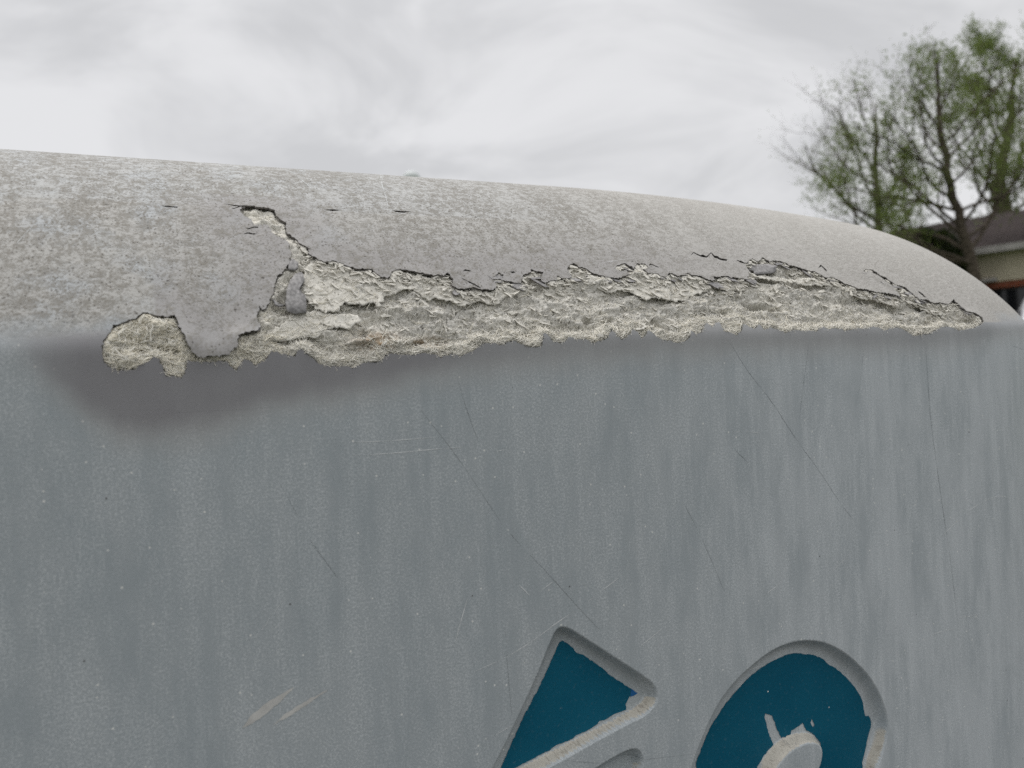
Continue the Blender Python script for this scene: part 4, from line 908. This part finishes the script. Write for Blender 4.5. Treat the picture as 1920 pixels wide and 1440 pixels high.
# ------------------------------------------------------------------ dark shrub in front of the house corner
def shrub(name, base, rx, ry, h, n, seed, label):
    g = np.random.default_rng(seed); root = empty(name, base); tag(root, label, 'shrub')
    st = []
    for k in range(9):
        a_ = g.uniform(0, 6.28); t_ = np.linspace(0, 1, 6)[:, None]
        st.append(tube(np.array([0, 0, 0]) + t_ * np.array([math.cos(a_) * rx * 0.7, math.sin(a_) * ry * 0.7, h * g.uniform(0.6, 0.9)]) + g.normal(0, 0.05, (6, 3)) * t_, np.linspace(0.05, 0.012, 6), 5))
    v, f = join(st); mesh('stems', v, f, bark, root, True)
    u = g.normal(0, 1, (n, 3)); u /= np.linalg.norm(u, axis=1)[:, None]
    rr = g.uniform(0.55, 1.0, n) ** 0.6 * (0.75 + 0.4 * fbm(u[:, 0] * 3 + 5, u[:, 1] * 3 + u[:, 2] * 2 + 5, 2, seed))
    c = u * rr[:, None] * np.array([rx, ry, h * 0.5]) + np.array([0, 0, h * 0.55]); c[:, 2] = np.maximum(c[:, 2], 0.1)
    a = g.normal(0, 1, (n, 3)); a /= np.linalg.norm(a, axis=1)[:, None]; b = np.cross(a, g.normal(0, 1, (n, 3))); b /= np.linalg.norm(b, axis=1)[:, None]
    sz = 0.11 * g.uniform(0.6, 1.3, n)[:, None]
    V = np.stack([c - a * sz, c + b * sz * 0.5, c + a * sz, c - b * sz * 0.5], 1).reshape(-1, 3)
    mesh('foliage', V, np.arange(n * 4).reshape(-1, 4), leaf_b, root, False)['kind'] = 'stuff'
shrub('shrub', (14.75, 26.5, 0), 1.35, 1.1, 5.75, 20000, 5, 'tall dark shrub in front of the house, left of the trunk')

# ------------------------------------------------------------------ house
cream = simple('cream_siding', (0.56, 0.50, 0.39), 0.08, 2, 0.8)
fascia_m = simple('pale_fascia', (0.42, 0.40, 0.39), 0.1, 3, 0.6)
roof_m = simple('brown_shingles', (0.045, 0.036, 0.035), 0.3, 6, 0.9, 0.1, 0.5)
glass_m, gnt, gb = material('dark_window_glass', 0.08, 0.5); gb.inputs['Base Color'].default_value = (0.012, 0.013, 0.016, 1)
brick_m, bnt, bb = material('red_brick', 0.9, 0.1)
Nb = NT(bnt); br = Nb.node('ShaderNodeTexBrick'); bnt.links.new(Nb.mapping(Nb.obj(), (1, 1, 1)), br.inputs[0])
br.inputs['Color1'].default_value = (0.20, 0.055, 0.03, 1); br.inputs['Color2'].default_value = (0.26, 0.085, 0.05, 1); br.inputs['Mortar'].default_value = (0.3, 0.26, 0.23, 1)
br.inputs['Scale'].default_value = 4.0; bnt.links.new(br.outputs[0], bb.inputs['Base Color'])
# local frame: x along the front (left corner at 0, running right and nearer), y to the back
ho = empty('house', (16.25, 27.05, 0), R(-45))
tag(ho, 'cream and brick house with brown shingle roof at the right edge', 'house')
X0, HL, HD, EZ = -5.0, 12.0, 8.0, 5.12
m = MB()                                             # upper wall ring and closed lower wall with a window opening
m.box(X0, HL, 0, 0.2, 4.0, EZ); m.box(X0, X0 + 0.2, 0.2, HD, 4.0, EZ); m.box(HL - 0.2, HL, 0.2, HD, 4.0, EZ); m.box(X0 + 0.2, HL - 0.2, HD - 0.2, HD, 4.0, EZ)
m.add([(X0, 0.02, EZ), (X0, HD, EZ), (X0, HD / 2, EZ + 1.65)], [(0, 2, 1)]); m.add([(HL, 0.02, EZ), (HL, HD, EZ), (HL, HD / 2, EZ + 1.65)], [(0, 1, 2)])
wall = m.build('upper_wall', cream, ho)
for k in range(9):                                   # lapped siding boards
    z0 = 4.01 + k * 0.122
    b_ = MB(); b_.prism([(X0, z0), (HL, z0), (HL, z0 + 0.118), (X0, z0 + 0.118)], -0.022, -0.002)
    b_.build('siding_board', cream, wall)
m = MB()
m.box(X0, 0.3, 0.02, 0.24, 0, 4.0); m.box(0.3, 4.6, 0.02, 0.24, 3.78, 4.0); m.box(0.3, 4.6, 0.02, 0.24, 0, 1.2); m.box(4.6, HL, 0.02, 0.24, 0, 4.0)
m.box(X0, X0 + 0.24, 0.24, HD, 0, 4.0); m.box(HL - 0.24, HL, 0.24, HD, 0, 4.0); m.box(X0 + 0.24, HL - 0.24, HD - 0.24, HD, 0, 4.0)
m.build('brick_wall', brick_m, ho)
m = MB(); m.box(-0.1, 0.85, -0.16, -0.024, 4.02, 4.14); led_ = m.build('window_ledge', fascia_m, ho)
w_ = MB()
w_.box(0.3, 4.6, 0.10, 0.16, 3.70, 3.78); w_.box(0.3, 4.6, 0.10, 0.16, 1.2, 1.3); w_.box(0.3, 0.38, 0.10, 0.16, 1.3, 3.70); w_.box(4.5, 4.6, 0.10, 0.16, 1.3, 3.70); w_.box(2.46, 2.54, 0.10, 0.16, 1.3, 3.70)
wf = w_.build('window', simple('dark_window_frame', (0.035, 0.03, 0.03), 0.1, 5, 0.5), ho)
for x0, x1 in ((0.38, 2.46), (2.54, 4.5)):
    p_ = MB(); p_.box(x0, x1, 0.12, 0.14, 1.3, 3.70); p_.build('pane', glass_m, wf)
m = MB()
for sgn in (0, 1):
    y0, y1 = (-0.45, HD / 2) if sgn == 0 else (HD + 0.45, HD / 2)
    z0 = EZ - 0.05
    m.add([(X0 - 0.35, y0, z0), (HL + 0.35, y0, z0), (HL + 0.35, y1, EZ + 1.75), (X0 - 0.35, y1, EZ + 1.75), (X0 - 0.35, y0, z0 + 0.12), (HL + 0.35, y0, z0 + 0.12), (HL + 0.35, y1, EZ + 1.87), (X0 - 0.35, y1, EZ + 1.87)],
          [(0, 3, 2, 1), (4, 5, 6, 7), (0, 1, 5, 4), (1, 2, 6, 5), (3, 0, 4, 7)])
rf = m.build('roof', roof_m, ho)
m = MB(); m.box(X0 - 0.36, HL + 0.36, -0.49, -0.46, EZ - 0.14, EZ + 0.08); m.build('fascia', fascia_m, rf)
m = MB(); m.box(X0 - 0.30, HL + 0.30, -0.455, 0.0, EZ - 0.13, EZ - 0.11); m.build('soffit', fascia_m, ho)

# ------------------------------------------------------------------ silver van parked nearer the camera at the right edge
vm_, vnt, vb = material('silver_car_paint', 0.3, 0.5); vb.inputs['Base Color'].default_value = (0.42, 0.42, 0.44, 1); vb.inputs['Metallic'].default_value = 0.5
rub = simple('tyre_rubber', (0.02, 0.02, 0.02), 0.2, 30, 0.9); rimm = simple('wheel_rim', (0.4, 0.4, 0.42), 0.1, 20, 0.35, 0.5, 0, 0.8)
lampm, ln_, lb_ = material('lamp_lens', 0.15, 0.5); lb_.inputs['Base Color'].default_value = (0.55, 0.55, 0.52, 1)
redm = simple('tail_lens', (0.25, 0.02, 0.02), 0.1, 20, 0.3)
van = empty('parked_van', (7.30, 9.50, 0.004), R(58))
tag(van, 'silver van parked in front of the house, cut by the right edge', 'van')
prof = [(-2.35, 0.45), (-2.42, 0.9), (-2.35, 1.15), (-1.55, 1.30), (-0.85, 1.98), (-0.55, 2.06), (2.1, 2.04), (2.3, 1.95), (2.38, 1.2), (2.40, 0.45)]
import bmesh as _b
bm = _b.new(); rows = []
for yy, k in ((-0.95, 0.93), (-0.97, 0.98), (0.97, 0.98), (0.95, 0.93)):
    rows.append([bm.verts.new((x_, yy * (1.0 if z_ < 1.3 else 1 - 0.16 * (z_ - 1.3) / 0.75), 0.45 + (z_ - 0.45) * (1 if abs(yy) > 0.96 or True else k))) for x_, z_ in prof])
rows = [rows[0], rows[3]]
n_ = len(prof)
for a_ in range(n_): bm.faces.new((rows[0][a_], rows[1][a_], rows[1][(a_ + 1) % n_], rows[0][(a_ + 1) % n_]))
bm.faces.new(rows[0]); bm.faces.new(rows[1][::-1])
bmesh.ops.delete(bm, geom=[v for v in bm.verts if not v.link_faces], context='VERTS')
bmesh.ops.bevel(bm, geom=list(bm.edges), offset=0.07, segments=3, affect='EDGES', profile=0.6)
bmesh.ops.recalc_face_normals(bm, faces=bm.faces)
me = bpy.data.meshes.new('body'); bm.to_mesh(me); bm.free(); me.materials.append(vm_)
me.polygons.foreach_set('use_smooth', np.ones(len(me.polygons), bool))
bo = bpy.data.objects.new('body', me); C.objects.link(bo); bo.parent = van
def glass_quad(name, pts):
    p = [Vector(q_) for q_ in pts]; n = (p[1] - p[0]).cross(p[2] - p[0]).normalized() * 0.012
    mesh(name, [q_ + n for q_ in p] + [q_ - n for q_ in p], [(0, 1, 2, 3), (7, 6, 5, 4), (0, 4, 5, 1), (1, 5, 6, 2), (2, 6, 7, 3), (3, 7, 4, 0)], glass_m, van)
glass_quad('windscreen', [(-1.47, -0.82, 1.385), (-1.47, 0.82, 1.385), (-0.93, 0.74, 1.92), (-0.93, -0.74, 1.92)])
glass_quad('rear_window', [(2.37, -0.75, 1.35), (2.37, 0.75, 1.35), (2.325, 0.72, 1.85), (2.325, -0.72, 1.85)])
for sg in (-1, 1):
    for xa, xb in ((-1.15, -0.25), (-0.15, 0.95), (1.05, 2.1)):
        x2 = xa + (0.38 if xa < -1 else 0)
        glass_quad('side_window', [(xa, sg * 0.945, 1.36), (xb, sg * 0.945, 1.36), (xb, sg * 0.845, 1.88), (x2, sg * 0.845, 1.88)])
    for xw in (-1.45, 1.5):
        w_ = bpy.data.objects.new('wheel', None); w_.location = (xw, sg * 0.84, 0.34); C.objects.link(w_); w_.parent = van
        an = np.linspace(0, 2 * math.pi, 29); ring = []
        v_, f_ = tube(np.stack([0.25 * np.cos(an), 0 * an, 0.25 * np.sin(an)], 1), np.full(29, 0.09), 10); mesh('tyre', v_, f_, rub, w_, True)
        d_ = MB(); ci = [(0.19 * math.cos(a_), 0.19 * math.sin(a_)) for a_ in np.linspace(0, 2 * math.pi, 20, endpoint=False)]; d_.prism(ci, -0.06, 0.06); d_.build('rim', rimm, w_)
    l_ = MB(); l_.box(-2.44, -2.30, min(sg * 0.55, sg * 0.86), max(sg * 0.55, sg * 0.86), 0.88, 1.06); l_.build('headlight', lampm, van)
    l_ = MB(); l_.box(2.34, 2.43, min(sg * 0.74, sg * 0.88), max(sg * 0.74, sg * 0.88), 0.9, 1.5); l_.build('tail_light', redm, van)

# ------------------------------------------------------------------ pale tower far away, only its domed head shows above the ridge
pale = simple('pale_tank_paint', (0.62, 0.65, 0.65), 0.03, 0.5, 0.6)
tw = empty('water_tower', (-25.9, 220, 0)); tag(tw, 'pale domed tower head peeping over the shell ridge, far away', 'water tower')
zt = 60.9 + EYE
pr_ = [(0.01, 2.2), (0.9, 2.1), (1.7, 1.7), (2.3, 1.0), (2.45, 0.2), (2.3, -1.0), (1.6, -2.0), (0.7, -2.7)]
an = np.linspace(0, 2 * math.pi, 24, endpoint=False)
V = np.array([(r_ * math.cos(a_), r_ * math.sin(a_), zt - 0.9 + z_) for r_, z_ in pr_ for a_ in an]); i_ = np.arange(len(pr_) - 1)[:, None] * 24; j_ = np.arange(24)[None]
F = np.stack([i_ + j_, i_ + 24 + j_, i_ + 24 + (j_ + 1) % 24, i_ + (j_ + 1) % 24], -1).reshape(-1, 4)
mesh('tank', V, F, pale, tw, True)
v_, f_ = tube([(0, 0, 0), (0, 0, 20), (0, 0, 45), (0, 0, zt - 3.2)], [1.6, 0.9, 0.8, 0.9], 16); mesh('column', v_, f_, pale, tw, True)
